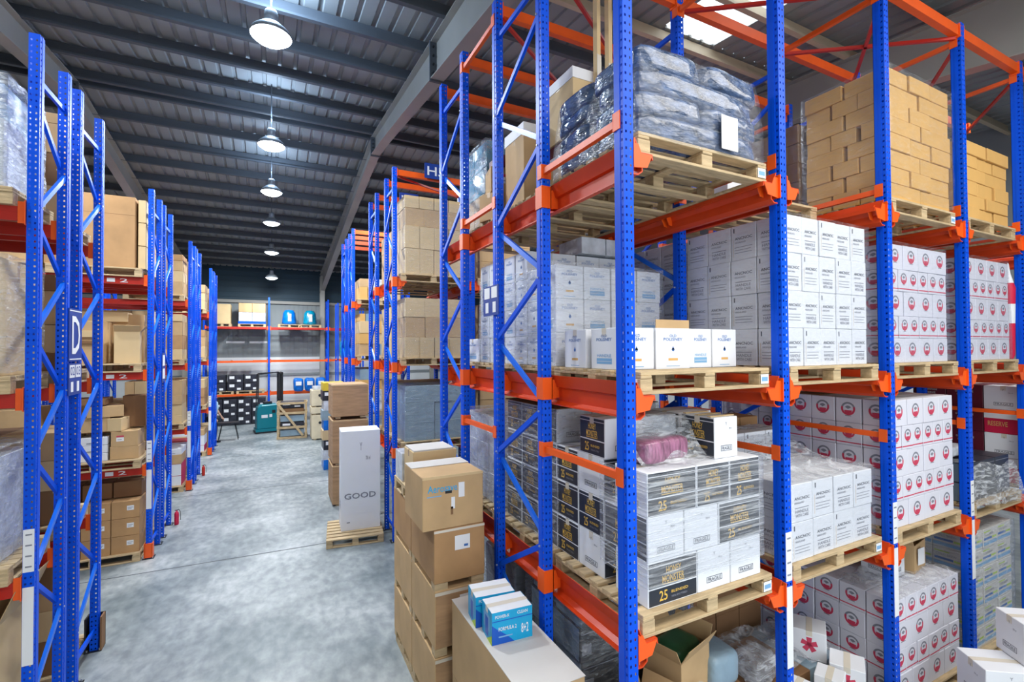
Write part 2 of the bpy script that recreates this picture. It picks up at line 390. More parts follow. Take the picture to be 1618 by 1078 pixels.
# ------------------------------------------------------------------ pendant lamps
def lamp(y, z, on, word):
    cz = roofz(y)-.2
    r = empty('pendant_lamp', (-.02, y, z)); tag(r, f'round high-bay pendant lamp over the aisle, {word}', 'lamp', 'pendant lamps over the aisle')
    MB().lathe([(.24, 0), (.25, .015), (.22, .07), (.13, .15), (.09, .17)], LAMPB, 32).obj('reflector', r, True)
    MB().lathe([(.0, -.085), (.10, -.075), (.18, -.045), (.235, .0), (.24, .012)], LAMPON if on else LAMPDIM, 32).obj('lamp_glass', r)
    dh = MB().lathe([(.0, .33), (.07, .33), (.08, .3), (.09, .17), (.0, .165)], LAMPB, 20).obj('driver_housing', r, True)
    MB().tube([(0, 0, .33), (0, 0, cz-z+.2)], .011, PURL, 8).obj('suspension_rod', r)
    MB().lathe([(0, .345), (.02, .345), (.025, .32), (.03, .3)], BLKM, 10).obj('hook_nut', dh)
    l = bpy.data.lights.new('lamp_light', 'AREA'); l.shape = 'DISK'; l.size = .42; l.energy = 190 if on else 130; l.color = (0.90, 0.96, 1.0)
    lo = bpy.data.objects.new('lamp_light', l); lo.location = (0, 0, -.10); lo.parent = r; C.objects.link(lo)
    if on:
        l = bpy.data.lights.new('lamp_spill', 'POINT'); l.shadow_soft_size = .15; l.energy = 130 if y < 8 else 60; l.color = (0.55, 0.75, 1.0)
        lo = bpy.data.objects.new('lamp_spill', l); lo.location = (0, 0, .55); lo.parent = r; C.objects.link(lo)
for y, z, on, wd in ((6.74, 7.28, 1, 'biggest and brightest, nearest'), (10.35, 7.27, 1, 'second bright one in the row'), (13.35, 7.25, 1, 'third bright one, beyond the ridge'),
                 (16.7, 7.27, 0, 'fourth, a thin glowing disc'), (20.0, 6.95, 0, 'fifth, small and dim'), (23.1, 6.42, 0, 'farthest, close before the end wall')):
    lamp(y, z, on, wd)
for x, y in ((-3.2, 8.0), (-3.2, 16.0), (5.4, 7.0), (2.6, 12.0), (9.5, 3.0), (5.4, 17), (.0, 21.4), (-3.2, 4.2)):     # added fill lights high over racks and aisle end, without fixtures
    l = bpy.data.lights.new('high_fill', 'AREA'); l.shape = 'DISK'; l.size = .5; l.energy = 240 if y > 15 else 130; l.color = (.93, .97, 1)
    o = bpy.data.objects.new('high_fill_light', l); o.location = (x, y, 7.3 if y < 20 else 6.6); C.objects.link(o)

# ------------------------------------------------------------------ rack hardware
PW, PD = 0.072, 0.088
_post = {}
def post_mesh(h, open_side=False):
    if (h, open_side) in _post: return _post[(h, open_side)]
    b = MB(); t = .003
    # sides and return lips of the open channel; origin at centre of footprint
    x0, x1, y0, y1 = -PW/2, PW/2, -PD/2, PD/2
    ya_, yb_ = y0+.010, y0+.026
    for q, xs in enumerate(((x0, x0+t), (x1-t, x1))):
        b.box(xs[0], xs[1], y0, ya_, 0, h, BLUE)
        if open_side and q == 1:
            yb2 = y0+.05; b.box(xs[0], xs[1], yb2, y1, 0, h, BLUE)
            for k in range(int(h/.6)+1): b.box(xs[0], xs[1], ya_, yb2, k*.6, min(h, k*.6+.03), BLUE)
        else:
            b.box(xs[0], xs[1], yb_, y1, 0, h, BLUE); zz = -.016
            while zz < h:
                b.box(xs[0], xs[1], ya_, yb_, max(0, zz), min(zz+.034, h), BLUE); zz += .05
    b.box(x0, x0+.016, y1-t, y1, 0, h, BLUE); b.box(x1-.016, x1, y1-t, y1, 0, h, BLUE)
    # stiffening groove on the sides
    b.box(x0-.003, x0, -.012, .012, 0, h, BLUE); b.box(x1, x1+.003, -.012, .012, 0, h, BLUE)
    cols = [x0+t, -.024, -.012, .010, .022, x1-t]
    pitch = .05; n = int(h/pitch)
    for k in range(n):
        z = k*pitch; ze = (k+1)*pitch if k < n-1 else h
        za, zb = z+.018, z+.034
        for i in range(5):
            xa, xb = cols[i], cols[i+1]
            if i in (1, 3):
                b.face([(xa, y0, z), (xb, y0, z), (xb, y0, za), (xa, y0, za)], BLUE)
                b.face([(xa, y0, zb), (xb, y0, zb), (xb, y0, ze), (xa, y0, ze)], BLUE)
                b.face([(xa, y0, za), (xa, y0, zb), (xa, y0+t, zb), (xa, y0+t, za)], HOLE); b.face([(xb, y0, za), (xb, y0, zb), (xb, y0+t, zb), (xb, y0+t, za)], HOLE)
            else:
                b.face([(xa, y0, z), (xb, y0, z), (xb, y0, ze), (xa, y0, ze)], BLUE)
    _post[(h, open_side)] = b.mesh('post'); return _post[(h, open_side)]
_base = MB().box(-.075, .075, -.075, .075, 0, .008, BLKM)
for sx in (-.055, .055):
    for sy in (-.058, .058): _base.tube([(sx, sy, 0), (sx, sy, .03)], .008, LAMPM, 6)
BASE = _base.mesh('base_plate')

BOLT = MB().tube([(-.03, 0, 0), (.03, 0, 0)], .008, LAMPM, 6).mesh('bolt')
def strip_mesh(z0, z1, lines):
    b = MB(); b.box(-.034, .034, -PD/2-.002, -PD/2-.0005, z0, z1, LABEL)
    if lines:
        n = 4
        for k in range(n): 
            zc = z0+(z1-z0)*(k+.5)/n
            b.box(-.02, .02, -PD/2-.003, -PD/2-.002, zc-.006, zc+.006, GREYINK)
    return b.mesh('location_strip')
STRIPA, STRIPB = strip_mesh(1.52, 1.86, True), strip_mesh(.78, 1.40, False)
STRIPC, STRIPD = strip_mesh(1.60, 1.95, True), strip_mesh(.98, 1.56, False)

def frame(x, ys, h, label, cat='rack frame', group=None, nodes0=.75, pitch=1.04, strips=None, cap=False, braces=True, sgn=1):
    r = empty('upright_frame', (x, ys[0], 0)); tag(r, label, cat, group)
    for i, y in enumerate(ys):
        p = inst('post', post_mesh(h, x > 0 and ys[0] < 20), (0, y-ys[0], 0), r)
        inst('base_plate', BASE, (0, 0, 0), p)
        if i == 0 and strips:
            for m in strips: inst('location_strip', m, (0, 0, 0), p)
        if i == 0 and cap:
            b = MB(); b.box(-.05, .05, -.07, -.045, 0.02, .24, ORANGE); b.box(-.058, -.045, -.07, .03, 0.02, .24, ORANGE); b.box(.045, .058, -.07, .03, 0.02, .24, ORANGE); b.obj('foot_guard', p)['label'] = 'orange foot guard'
    if len(ys) > 1 and braces:
        D = ys[1]-ys[0]; yA, yB = .02, D-.02; z = nodes0; fr = True; k = 0
        while z + pitch/2 < h-.15:
            za, zb = z, z+pitch/2
            a = (0, yA, za+.03) if fr else (0, yB, za+.03); c = (0, yB, zb-.03) if fr else (0, yA, zb-.03)
            off = -.018 if k % 2 else .012
            b = MB(); b.bar((off, a[1], a[2]), (off, c[1], c[2]), .026, .042, STEELB if (k % 2 == 0) else BLUE)  # every other brace takes the lit blue
            bo = b.obj('brace', r)
            if ys[0] < 11:
                for q in (a, c): inst('bolt', BOLT, (off, q[1], q[2]), bo)
            z = zb; fr = not fr; k += 1
        for zz in (.22, h-.35):
            b = MB(); b.bar((0, yA, zz), (0, yB, zz), .026, .042, BLUE); b.obj('brace', r)
    return r

def bracket(mb, x, y, z, side, col=ORANGE, wrap=False):
    """arm of a drive-in rail; z = rail shelf level; side = +1 arm to +x"""
    pe = x + side*PW/2
    mb.box(min(pe, pe+side*.008), max(pe, pe+side*.008), y-.05, y+.05, z-.10, z+.07, col)
    if wrap: mb.box(x-PW/2-.008, x+PW/2+.006, y-PD/2-.006, y+PD/2+.004, z-.10, z+.07, col)
    for dy in (-.03, .03):
        prof = [(pe, z+.05), (pe+side*.05, z+.05), (pe+side*.075, z-.004), (pe+side*.16, z-.004), (pe+side*.12, z-.085), (pe, z-.10)]
        if side < 0: prof = prof[::-1]
        mb.prism(prof, 'y', y+dy-.003, y+dy+.003, col)
def rail(x, y0, y1, z, side, label, group, ysup, wrapys=(), name='pallet_rail'):
    r = empty(name, (x, y0, z)); tag(r, label, 'pallet rail', group)
    pe = side*PW/2; s = side
    P2 = [(.02, .085), (.028, .085), (.062, .004), (.165, .004), (.165, -.004), (.17, -.03), (.162, -.03), (.155, -.012), (.10, -.012), (.085, -.05), (.085, -.115), (.05, -.14), (.012, -.14), (.012, -.132), (.045, -.132), (.077, -.112), (.077, -.012), (.055, -.006)]
    prof = [(pe+s*u, v-.006) for u, v in P2]
    if s < 0: prof = prof[::-1]
    b = MB(); b.prism(prof, 'y', 0.0, y1-y0, RAILC); b.obj('rail_section', r)
    for y in ysup:
        b = MB(); bracket(b, 0, y-y0, -.006, s, ORANGE, y in wrapys); b.obj('bracket', r)
    return r

def beam(x0, x1, y, z, label, group, col=RED, mark=None, hh=.115):
    """load beam along X, z = top"""
    r = empty('rack_beam', ((x0+x1)/2, y, z)); tag(r, label, 'rack beam', group); L = (x1-x0)/2
    b = MB(); b.box(-L, L, -.025, .025, -hh, 0, col); b.box(-L, L, -.028, .028, -.045, -.035, col); b.obj('beam_section', r)
    for s in (-1, 1):
        b = MB(); b.box(min(s*L, s*(L-.006)), max(s*L, s*(L-.006)), -.045, .03, -hh-.03, .05, ORANGE)
        b.box(min(s*L, s*(L-.05)), max(s*L, s*(L-.05)), -.033, -.026, -hh-.02, .04, ORANGE); b.obj('end_connector', r)['label'] = 'orange end connector'
    if mark:
        b = MB()
        for q, s in enumerate(mark):
            vs, fs = text2d(s); n = len(mark)
            cx = L-.35 - q*.16; b.add([(cx+u*.1, -.0295, -.09+v*.06) for u, v in vs], fs, LABEL)
        b.obj('level_mark', r, fix=False)
    return r

# ------------------------------------------------------------------ pallets
def boards(n, w, d, bw, axis, z0, z1, mb=None):
    out = []
    for k in range(n):
        b = MB()
        if axis == 'x':
            y = -d/2 + bw/2 + k*(d-bw)/(n-1); b.cbox(-w/2, w/2, y-bw/2, y+bw/2, z0, z1, WOOD, .003)
        else:
            x = -w/2 + bw/2 + k*(w-bw)/(n-1); b.cbox(x-bw/2, x+bw/2, -d/2, d/2, z0, z1, WOOD, .003)
        out.append(b)
    return out
_pal = {}
def pallet_parts(w, d):
    key = (round(w, 2), round(d, 2))
    if key in _pal: return _pal[key]
    parts = [('bottom_board', m.mesh('bottom_board')) for m in boards(3, w, d, .10, 'x', 0, .02)]
    parts += [('side_runner', m.mesh('side_runner')) for m in boards(2, w, d-.21, .09, 'y', 0, .02)]
    blk = MB().cbox(-.05, .05, -.045, .045, .02, .098, WOOD, .003).mesh('block')
    parts += [('block', blk, ((-1+i)*(w/2-.05), (-1+j)*(d/2-.05), 0)) for i in range(3) for j in range(3)]
    parts += [('stringer', m.mesh('stringer')) for m in boards(3, w, d, .09, 'y', .098, .118)]
    parts += [('deck_board', m.mesh('deck_board')) for m in boards(7, w, d, .10, 'x', .118, .14)]
    allb = MB()
    for p in parts:
        off = p[2] if len(p) > 2 else (0, 0, 0); me = p[1]
        allb.add([(v.co.x+off[0], v.co.y+off[1], v.co.z) for v in me.vertices], [tuple(f.vertices) for f in me.polygons], WOOD)
    _pal[key] = (parts, allb.mesh('pallet')); return _pal[key]
def pallet(x0, x1, y0, y1, z, label, detail=True, rz=0, sticker=None, group='wooden pallets in the racks'):
    parts, one = pallet_parts(x1-x0, y1-y0); loc = ((x0+x1)/2, (y0+y1)/2, z)
    if not detail:
        o = inst('pallet', one, loc, rz=rz); tag(o, label, 'pallet', group); return o
    r = empty('pallet', loc, rz); tag(r, label, 'pallet', group)
    for p in parts: inst(p[0], p[1], p[2] if len(p) > 2 else (0, 0, 0), r)
    if sticker:
        w, d = (x1-x0)/2, (y1-y0)/2
        b = MB(); b.box(-w-.0015, -w-.0005, -d+.03, -d+.13, .028, .095, LABEL); b.box(-w-.002, -w-.0015, -d+.05, -d+.11, .04, .08, CYAN)
        b.box(w-.095, w-.01, -d-.0015, -d-.0005, .028, .095, LABEL); b.box(w-.085, w-.02, -d-.002, -d-.0015, .045, .075, PALEBLUE); b.obj('paper_label', r)
    return r

# ------------------------------------------------------------------ cartons
class Face:
    """decal writer on one side of a w x d x h box (origin bottom centre). u right, v up as seen from outside"""
    def __init__(s, mb, w, d, h, side, off=.0007):
        s.mb = mb; s.h = h; s.off = off
        if side == 'F': s.W = w; s.fn = lambda u, v, o: (-w/2+u, -d/2-o, v)
        elif side == 'B': s.W = w; s.fn = lambda u, v, o: (w/2-u, d/2+o, v)
        elif side == 'L': s.W = d; s.fn = lambda u, v, o: (-w/2-o, d/2-u, v)
        elif side == 'R': s.W = d; s.fn = lambda u, v, o: (w/2+o, -d/2+u, v)
        elif side == 'T': s.W = w; s.h = d; s.fn = lambda u, v, o: (-w/2+u, -d/2+v, h+o)
    def rect(s, u0, u1, v0, v1, m, lv=1):
        W, h, o = s.W, s.h, s.off*lv
        s.mb.face([s.fn(u*W, v*h, o) for u, v in ((u0, v0), (u1, v0), (u1, v1), (u0, v1))], m)
    def text(s, t, u0, u1, v0, v1, m, lv=2):
        vs, fs = text2d(t); W, h, o = s.W, s.h, s.off*lv
        s.mb.add([s.fn((u0+(u1-u0)*a)*W, (v0+(v1-v0)*c)*h, o) for a, c in vs], fs, m)
    def poly(s, pts, m, lv=1):
        W, h, o = s.W, s.h, s.off*lv
        s.mb.face([s.fn(u*W, v*h, o) for u, v in pts], m)
    def ring(s, uc, vc, r, r2, m, a0=0, a1=360, lv=1, n=22, asp=None):
        W, h, o = s.W, s.h, s.off*lv   # radii in metres
        for k in range(n):
            p, q = radians(a0+(a1-a0)*k/n), radians(a0+(a1-a0)*(k+1)/n)
            s.mb.face([s.fn(uc*W+a*cos(t), vc*h+a*sin(t), o) for a, t in ((r2, p), (r, p), (r, q), (r2, q))], m)
    def frame(s, u0, u1, v0, v1, m, t=.006, lv=1):
        W, h = s.W, s.h; tu, tv = t/W, t/h
        s.rect(u0, u1, v0, v0+tv, m, lv); s.rect(u0, u1, v1-tv, v1, m, lv); s.rect(u0, u0+tu, v0+tv, v1-tv, m, lv); s.rect(u1-tu, u1, v0+tv, v1-tv, m, lv)

def f_black(f):
    f.rect(.015, .985, .80, .98, BLACKC) if False else None
    f.rect(.02, .98, .90, .97, BLACKC); f.rect(.02, .98, .42, .88, BLACKC); f.rect(.02, .98, .03, .39, BLACKC)
    f.text('HONEY', .36, .66, .68, .84, GOLD); f.text('MONSTER', .28, .72, .49, .65, GOLD); f.rect(.28, .72, .455, .475, GOLD, 2)
    f.text('25', .22, .38, .10, .33, GOLD); f.text('BLENDED', .46, .80, .22, .28, GOLD); f.text('SELECTED', .46, .78, .12, .16, GREYINK)
def f_whiteend(f):
    f.frame(.26, .74, .17, .31, INK, .004); f.text('FRAGILE', .30, .70, .20, .28, INK); f.text('Y', .47, .53, .80, .88, GREYINK)
    f.text('700 ml', .62, .74, .70, .74, GREYINK)
def f_anc(f, v=0):
    f.text('ANCNOC', .16, .86, .58, .66, INK); f.text('HIGHLAND', .16, .60, .48, .53, GREYINK)
    if v == 0:
        f.text('I', .10, .15, .80, .93, INK); f.rect(.14, .86, .36, .375, GREYINK); f.rect(.14, .80, .28, .295, GREYINK); f.rect(.14, .84, .20, .215, GREYINK); f.rect(.08, .095, .1, .62, TAN4)
    else:
        f.rect(.18, .82, .36, .38, GREYINK); f.text('HANDLE', .2, .8, .24, .32, GREYINK); f.text('WITH CARE', .2, .8, .13, .21, GREYINK)
def f_ring(f, stripe):
    r = min(f.W*.30, f.h*.27)
    vc = .56 if not stripe else .6
    f.ring(.5, vc, r, r*.74, GREYINK, 20, 160); f.ring(.5, vc, r, r*.70, REDINK, 160, 380)
    f.ring(.5, vc-.01, r*.5, 0, GREYINK, 30, 150, 2, 8); f.ring(.5, vc-.06, r*.55, 0, REDINK, 180, 360, 2, 8)
    f.rect(.38, .62, vc-.30, vc-.27, GREYINK)
    if stripe: f.rect(0.01, .99, .10, .15, REDINK)
def f_polo(f, v=0):
    f.text('OLD', .40, .60, .78, .85, BLUEINK); f.text('POLISNEY', .22, .78, .69, .765, BLUEINK)
    if v == 0:
        f.ring(.5, .47, .013, 0, BLUEINK, 0, 360, 1, 8); f.poly([(.455, .47), (.545, .47), (.5, .56)], BLUEINK)
        f.rect(.36, .64, .20, .26, GOLDC); f.rect(.30, .70, .06, .075, PALEBLUE)
    else:
        f.text('HANDLE', .24, .76, .30, .37, PALEBLUE); f.rect(.22, .78, .13, .27, PALEBLUE); f.rect(.24, .76, .19, .2, WHITE, 2)
def f_burg(f):
    f.text('OLD VINTAGE', .25, .75, .66, .74, GREYC); f.text('RESERVE', .3, .7, .52, .60, GREYC); f.rect(.36, .64, .30, .32, GREYINK)
def f_stripe(f):
    f.rect(.02, .98, .12, .30, PALEBLUE); f.rect(.05, .6, .4, .52, BLUEINK); f.rect(.62, .95, .4, .5, LIME); f.text('COLD BREW', .1, .7, .62, .74, GREYINK); f.rect(.05, .5, .8, .86, LIME)

STYLE = {
    'black_front': (WHITE, dict(F=f_black, L=f_whiteend, R=f_whiteend), 'black-panelled gold-lettered'),
    'white_front': (WHITE, dict(F=f_whiteend, L=f_black, R=f_black), 'white-ended gold-lettered'),
    'anc0': (WHITE, dict(F=lambda f: f_anc(f, 0), L=lambda f: f_anc(f, 1), R=lambda f: f_anc(f, 0)), 'white lettered'),
    'anc1': (WHITE, dict(F=lambda f: f_anc(f, 1), L=lambda f: f_anc(f, 0), R=lambda f: f_anc(f, 1)), 'white lettered'),
    'ringA': (LAV, dict(F=lambda f: f_ring(f, 0), L=lambda f: f_ring(f, 0), R=lambda f: f_ring(f, 0)), 'white red-ring'),
    'ringB': (LAV, dict(F=lambda f: f_ring(f, 1), L=lambda f: f_ring(f, 1), R=lambda f: f_ring(f, 1)), 'white red-ring striped'),
    'polo0': (WHITE, dict(F=lambda f: f_polo(f, 0), L=lambda f: f_polo(f, 1), R=lambda f: f_polo(f, 0)), 'white blue-lettered'),
    'polo1': (WHITE, dict(F=lambda f: f_polo(f, 1), L=lambda f: f_polo(f, 0), R=lambda f: f_polo(f, 1)), 'white blue-lettered'),
    'burg': (BURG, dict(F=f_burg, L=f_burg, R=f_burg), 'burgundy'),
    'burgw': (WHITE, dict(F=f_whiteend, L=f_whiteend), 'white-ended burgundy'),
    'magw': (MAG, dict(L=lambda f: (f.rect(.0, 1, .62, 1, LABEL), f.text('RESERVE', .1, .6, .3, .5, GOLDC)), F=lambda f: f.rect(.02, .98, .02, .98, WHITE)), 'magenta and white'),
    'stripe': (GREYC, dict(F=f_stripe, L=f_stripe), 'blue-and-lime striped'),
    'plainw': (WHITE, dict(F=f_whiteend, L=f_whiteend), 'plain white'),
    'tan': (TAN, {}, 'tan cardboard'), 'brown': (TAN2, {}, 'brown cardboard'), 'dark': (TAN3, {}, 'dark brown'),
    'pale': (TAN4, {}, 'pale cardboard'), 'gold': (GOLDC, {}, 'golden cardboard'),
    'blackel': (BLACKC, dict(F=lambda f: (f.rect(.03, .97, .80, .83, GREYINK), f.rect(.05, .3, .2, .5, GREYINK)), L=lambda f: f.rect(.03, .97, .03, .97, GREYPL)), 'black and silver'),
    'grey': (GREYPL, {}, 'grey-blue wrapped'), 'teal': (TEALPL, {}, 'teal wrapped'), 'wrapw': (WRAPW, {}, 'white film-wrapped'),
    'blackg': (BLACKPL, dict(F=lambda f: (f.rect(.1, .42, .5, .85, LABEL), f.rect(.6, .85, .15, .4, LABEL))), 'black white-labelled'),
    'bluebag': (BLUEPL, dict(F=lambda f: f.rect(.3, .65, .4, .7, LABEL)), 'bright blue'),
}
_cart = {}
def carton_mesh(style, w, d, h, tape=0):
    key = (style, round(w, 3), round(d, 3), round(h, 3), tape)
    if key in _cart: return _cart[key]
    base, faces, _ = STYLE[style]; mb = MB()
    mb.cbox(-w/2, w/2, -d/2, d/2, 0, h, base, .004)
    for sd, fn in faces.items(): fn(Face(mb, w, d, h, sd))
    parts = []
    card = style in ('tan', 'brown', 'dark', 'pale', 'gold')
    white = base in (WHITE, LAV)
    if card or white or style in ('burg',):
        t = MB(); tw = .024; m = TAPE if card else TAPEW
        F = Face(t, w, d, h, 'T', .0008)
        F.rect(0, 1, .5-tw/d, .5+tw/d, m)
        for sd in ('L', 'R'):
            g = Face(t, w, d, h, sd, .0008); q = tw/d; g.rect(.5-q, .5+q, .82, 1, m)
        parts.append(('tape', t.mesh('tape')))
        s_ = Face(mb, w, d, h, 'T', .0006); s_.rect(0, 1, .497, .503, DARK)
    if tape == 1:
        t = MB(); f = Face(t, w, d, h, 'F'); f.rect(.55, .80, .45, .72, LABEL); f.rect(.58, .77, .60, .63, GREYINK, 2); f.rect(.58, .72, .52, .55, GREYINK, 2)
        parts.append(('shipping_label', t.mesh('shipping_label')))
    elif tape == 2:
        t = MB(); f = Face(t, w, d, h, 'F'); f.rect(.2, .48, .35, .6, LABEL); f.rect(.2, .48, .62, .72, REDINK); f.rect(.24, .4, .45, .48, GREYINK, 2)
        parts.append(('shipping_label', t.mesh('shipping_label')))
    _cart[key] = (mb.mesh('carton'), parts); return _cart[key]
NC = [0]
NAMES = dict(ringA='red_ring_carton', ringB='red_ring_carton', anc0='lettered_carton', anc1='lettered_carton', black_front='gold_lettered_carton', white_front='gold_lettered_carton',
    polo0='blue_lettered_carton', polo1='blue_lettered_carton', gold='golden_carton', stripe='striped_carton', burg='burgundy_carton', burgw='burgundy_carton', magw='burgundy_carton', wrapw='wrapped_box', grey='wrapped_box', teal='wrapped_box',
    tan='cardboard_box', brown='cardboard_box', pale='cardboard_box', dark='cardboard_box', plainw='white_carton', star='star_carton', soap='detergent_box', blackel='appliance_box', blackg='black_pack')

def carton(style, x, y, z, w, d, h, label, group=None, rz=0, tape=0, parts=True, name=None, cat='carton'):
    NC[0] += 1
    me, ps = carton_mesh(style, w, d, h, tape)
    name = name or NAMES.get(style, 'carton')
    o = inst(name, me, (x, y, z), rz=rz); tag(o, label, cat, group); o['ci'] = NC[0]
    if parts:
        for n, m in ps: inst(n, m, (0, 0, 0), o)
    return o
LN = ['bottom', 'second', 'third', 'fourth', 'fifth', 'sixth', 'seventh', 'eighth', 'ninth', 'tenth']
ON = ['nearest', 'second', 'third', 'fourth', 'fifth', 'sixth', 'seventh', 'eighth']
OA = ['nearest the aisle'] + [q + ' from aisle' for q in ON[1:]]
OL = ['leftmost'] + ON[1:]
def stack(x0, x1, y0, y1, z0, layers, place, fill=False, parts=False, gap=.009, jit=.004, skip=()):
    """layers: (nx, ny, h, style fn(i,j))"""
    z = z0; nl = len(layers)
    for k, (nx, ny, h, st) in enumerate(layers):
        cw, cd = (x1-x0)/nx, (y1-y0)/ny
        for i in range(nx):
            for j in range(ny):
                if not (fill or i == 0 or j == 0): continue
                if (i, j, k) in skip: continue
                s = st(i, j) if callable(st) else st
                lab = f"{STYLE[s][2]} carton, {LN[k]} layer, {OA[i]}, {'front' if j == 0 else ON[j]} row, {place}"
                carton(s, x0+cw*(i+.5)+random.uniform(-jit, jit), y0+cd*(j+.5)+random.uniform(-jit, jit), z, cw-gap, cd-gap, h-.002, lab, f"cartons on {place}", parts=parts, rz=random.uniform(-.006, .006))
        z += h
    return z
def pile(x0, x1, y0, y1, z0, z1, styles, place, wr=(.25, .5), hr=(.18, .34), rnd=1, tape=(0, 0, 1, 2), parts=False, messy=.0):
    R = random.Random(rnd); z = z0; k = 0; nn = 0
    while z < z1-.1:
        h = min(R.uniform(*hr), z1-z)
        if z1-z-h < .1: h = z1-z
        x = x1; i = 0
        while x > x0+.1:
            ww = min(R.uniform(*wr), x-x0)
            if x-x0-ww < .12: ww = x-x0
            hh = h-.002
            dd = (y1-y0)*R.uniform(.86, 1)
            st = R.choice(styles); rz = R.uniform(-messy, messy)
            w_ = ww-.008; 
            if messy: w_ = ww*.93; dd *= .96
            carton(st, round(x-ww/2, 3), y0+dd/2+R.uniform(0, .03), z, round(w_, 2), round(dd, 2), round(hh, 3),
                   f"{STYLE[st][2]} carton, {LN[min(k, 9)]} layer, {OA[min(i, 7)]}, {place}", f"cartons on {place}", rz=rz, tape=R.choice(tape), parts=parts)
            x -= ww; i += 1
        z += h; k += 1
    return z

def film_shell(x0, x1, y0, y1, z0, z1, label, mat=None, amp=.012, top=True, taper=0.0, group='plastic film over goods', sag=None, n=26):
    """thin wrap round the sides (and top) of a load, creased"""
    mat = mat or FILM; b = MB(); seed = random.random()*50
    def P_(x, y, z):
        q = Vector((x*5+seed, y*5, z*3)); d = noise.noise_vector(q)*amp + noise.noise_vector(q*3.1)*amp*.5
        return (x+abs(d.x)*(1 if x > (x0+x1)/2 else -1), y+abs(d.y)*(1 if y > (y0+y1)/2 else -1), z+d.z*.6)
    nz_ = max(6, int((z1-z0)/.05)); per = []
    nx_ = n; ny_ = n
    for i in range(nx_): per.append((x0+(x1-x0)*i/nx_, y0))
    for i in range(ny_): per.append((x1, y0+(y1-y0)*i/ny_))
    for i in range(nx_): per.append((x1-(x1-x0)*i/nx_, y1))
    for i in range(ny_): per.append((x0, y1-(y1-y0)*i/ny_))
    vs = []; N = len(per); cx, cy = (x0+x1)/2, (y0+y1)/2
    for k in range(nz_+1):
        t = k/nz_; s = 1-taper*t*t
        for (x, y) in per: vs.append(P_(cx+(x-cx)*s, cy+(y-cy)*s, z0+(z1-z0)*t))
    fs = [(k*N+i, k*N+(i+1) % N, (k+1)*N+(i+1) % N, (k+1)*N+i) for k in range(nz_) for i in range(N)]
    b.add(vs, fs, mat)
    if top:
        m = 14; vt = []; s = 1-taper
        for i in range(m+1):
            for j in range(m+1):
                x = cx+((x0-cx)+(x1-x0)*i/m)*s; y = cy+((y0-cy)+(y1-y0)*j/m)*s
                zz = z1+.004+abs(noise.noise(Vector((x*6+seed, y*6, 0))))*amp*1.6
                if sag: zz += sag(i/m, j/m)
                vt.append((x, y, zz))
        b.add(vt, [(i*(m+1)+j, (i+1)*(m+1)+j, (i+1)*(m+1)+j+1, i*(m+1)+j+1) for i in range(m) for j in range(m)], mat)
    o = b.obj('stretch_wrap', smooth=True); tag(o, label, 'plastic wrap', group); return o

def bag(loc, sx, sy, sz, mat, label, cat='bag', group=None, seed=0, amp=.03, rz=0, name='bag', p=.42, tilt=0):
    b = bmesh.new(); bmesh.ops.create_icosphere(b, subdivisions=5, radius=1)
    for v in b.verts:
        c = v.co
        q = Vector([math.copysign(abs(t)**p, t) for t in c])
        m = max(abs(q.x), abs(q.y), abs(q.z)); 
        v.co = Vector((q.x*sx/2, q.y*sy/2, q.z*sz/2))
        k = Vector((c.x*3.0+seed*7.1, c.y*3.0, c.z*2.2)); d = noise.noise(k*1.3)*amp + noise.noise(k*3.4)*amp*.55 + noise.noise(k*8)*amp*.2
        v.co += c*d
        if c.z < 0 : v.co.z = max(v.co.z, -sz/2)
    me = bpy.data.meshes.new(name); b.to_mesh(me); b.free(); me.materials.append(mat); me.shade_smooth()
    o = bpy.data.objects.new(name, me); o.location = loc; o.rotation_euler = (0, tilt, rz); C.objects.link(o); tag(o, label, cat, group); return o

def sheet(pts_fn, nu, nv, mat, name, label, cat='plastic sheet', group=None):
    b = MB(); vs = [pts_fn(i/nu, j/nv) for i in range(nu+1) for j in range(nv+1)]
    b.add(vs, [(i*(nv+1)+j, (i+1)*(nv+1)+j, (i+1)*(nv+1)+j+1, i*(nv+1)+j+1) for i in range(nu) for j in range(nv)], mat)
    o = b.obj(name, smooth=True, fix=False); tag(o, label, cat, group); return o

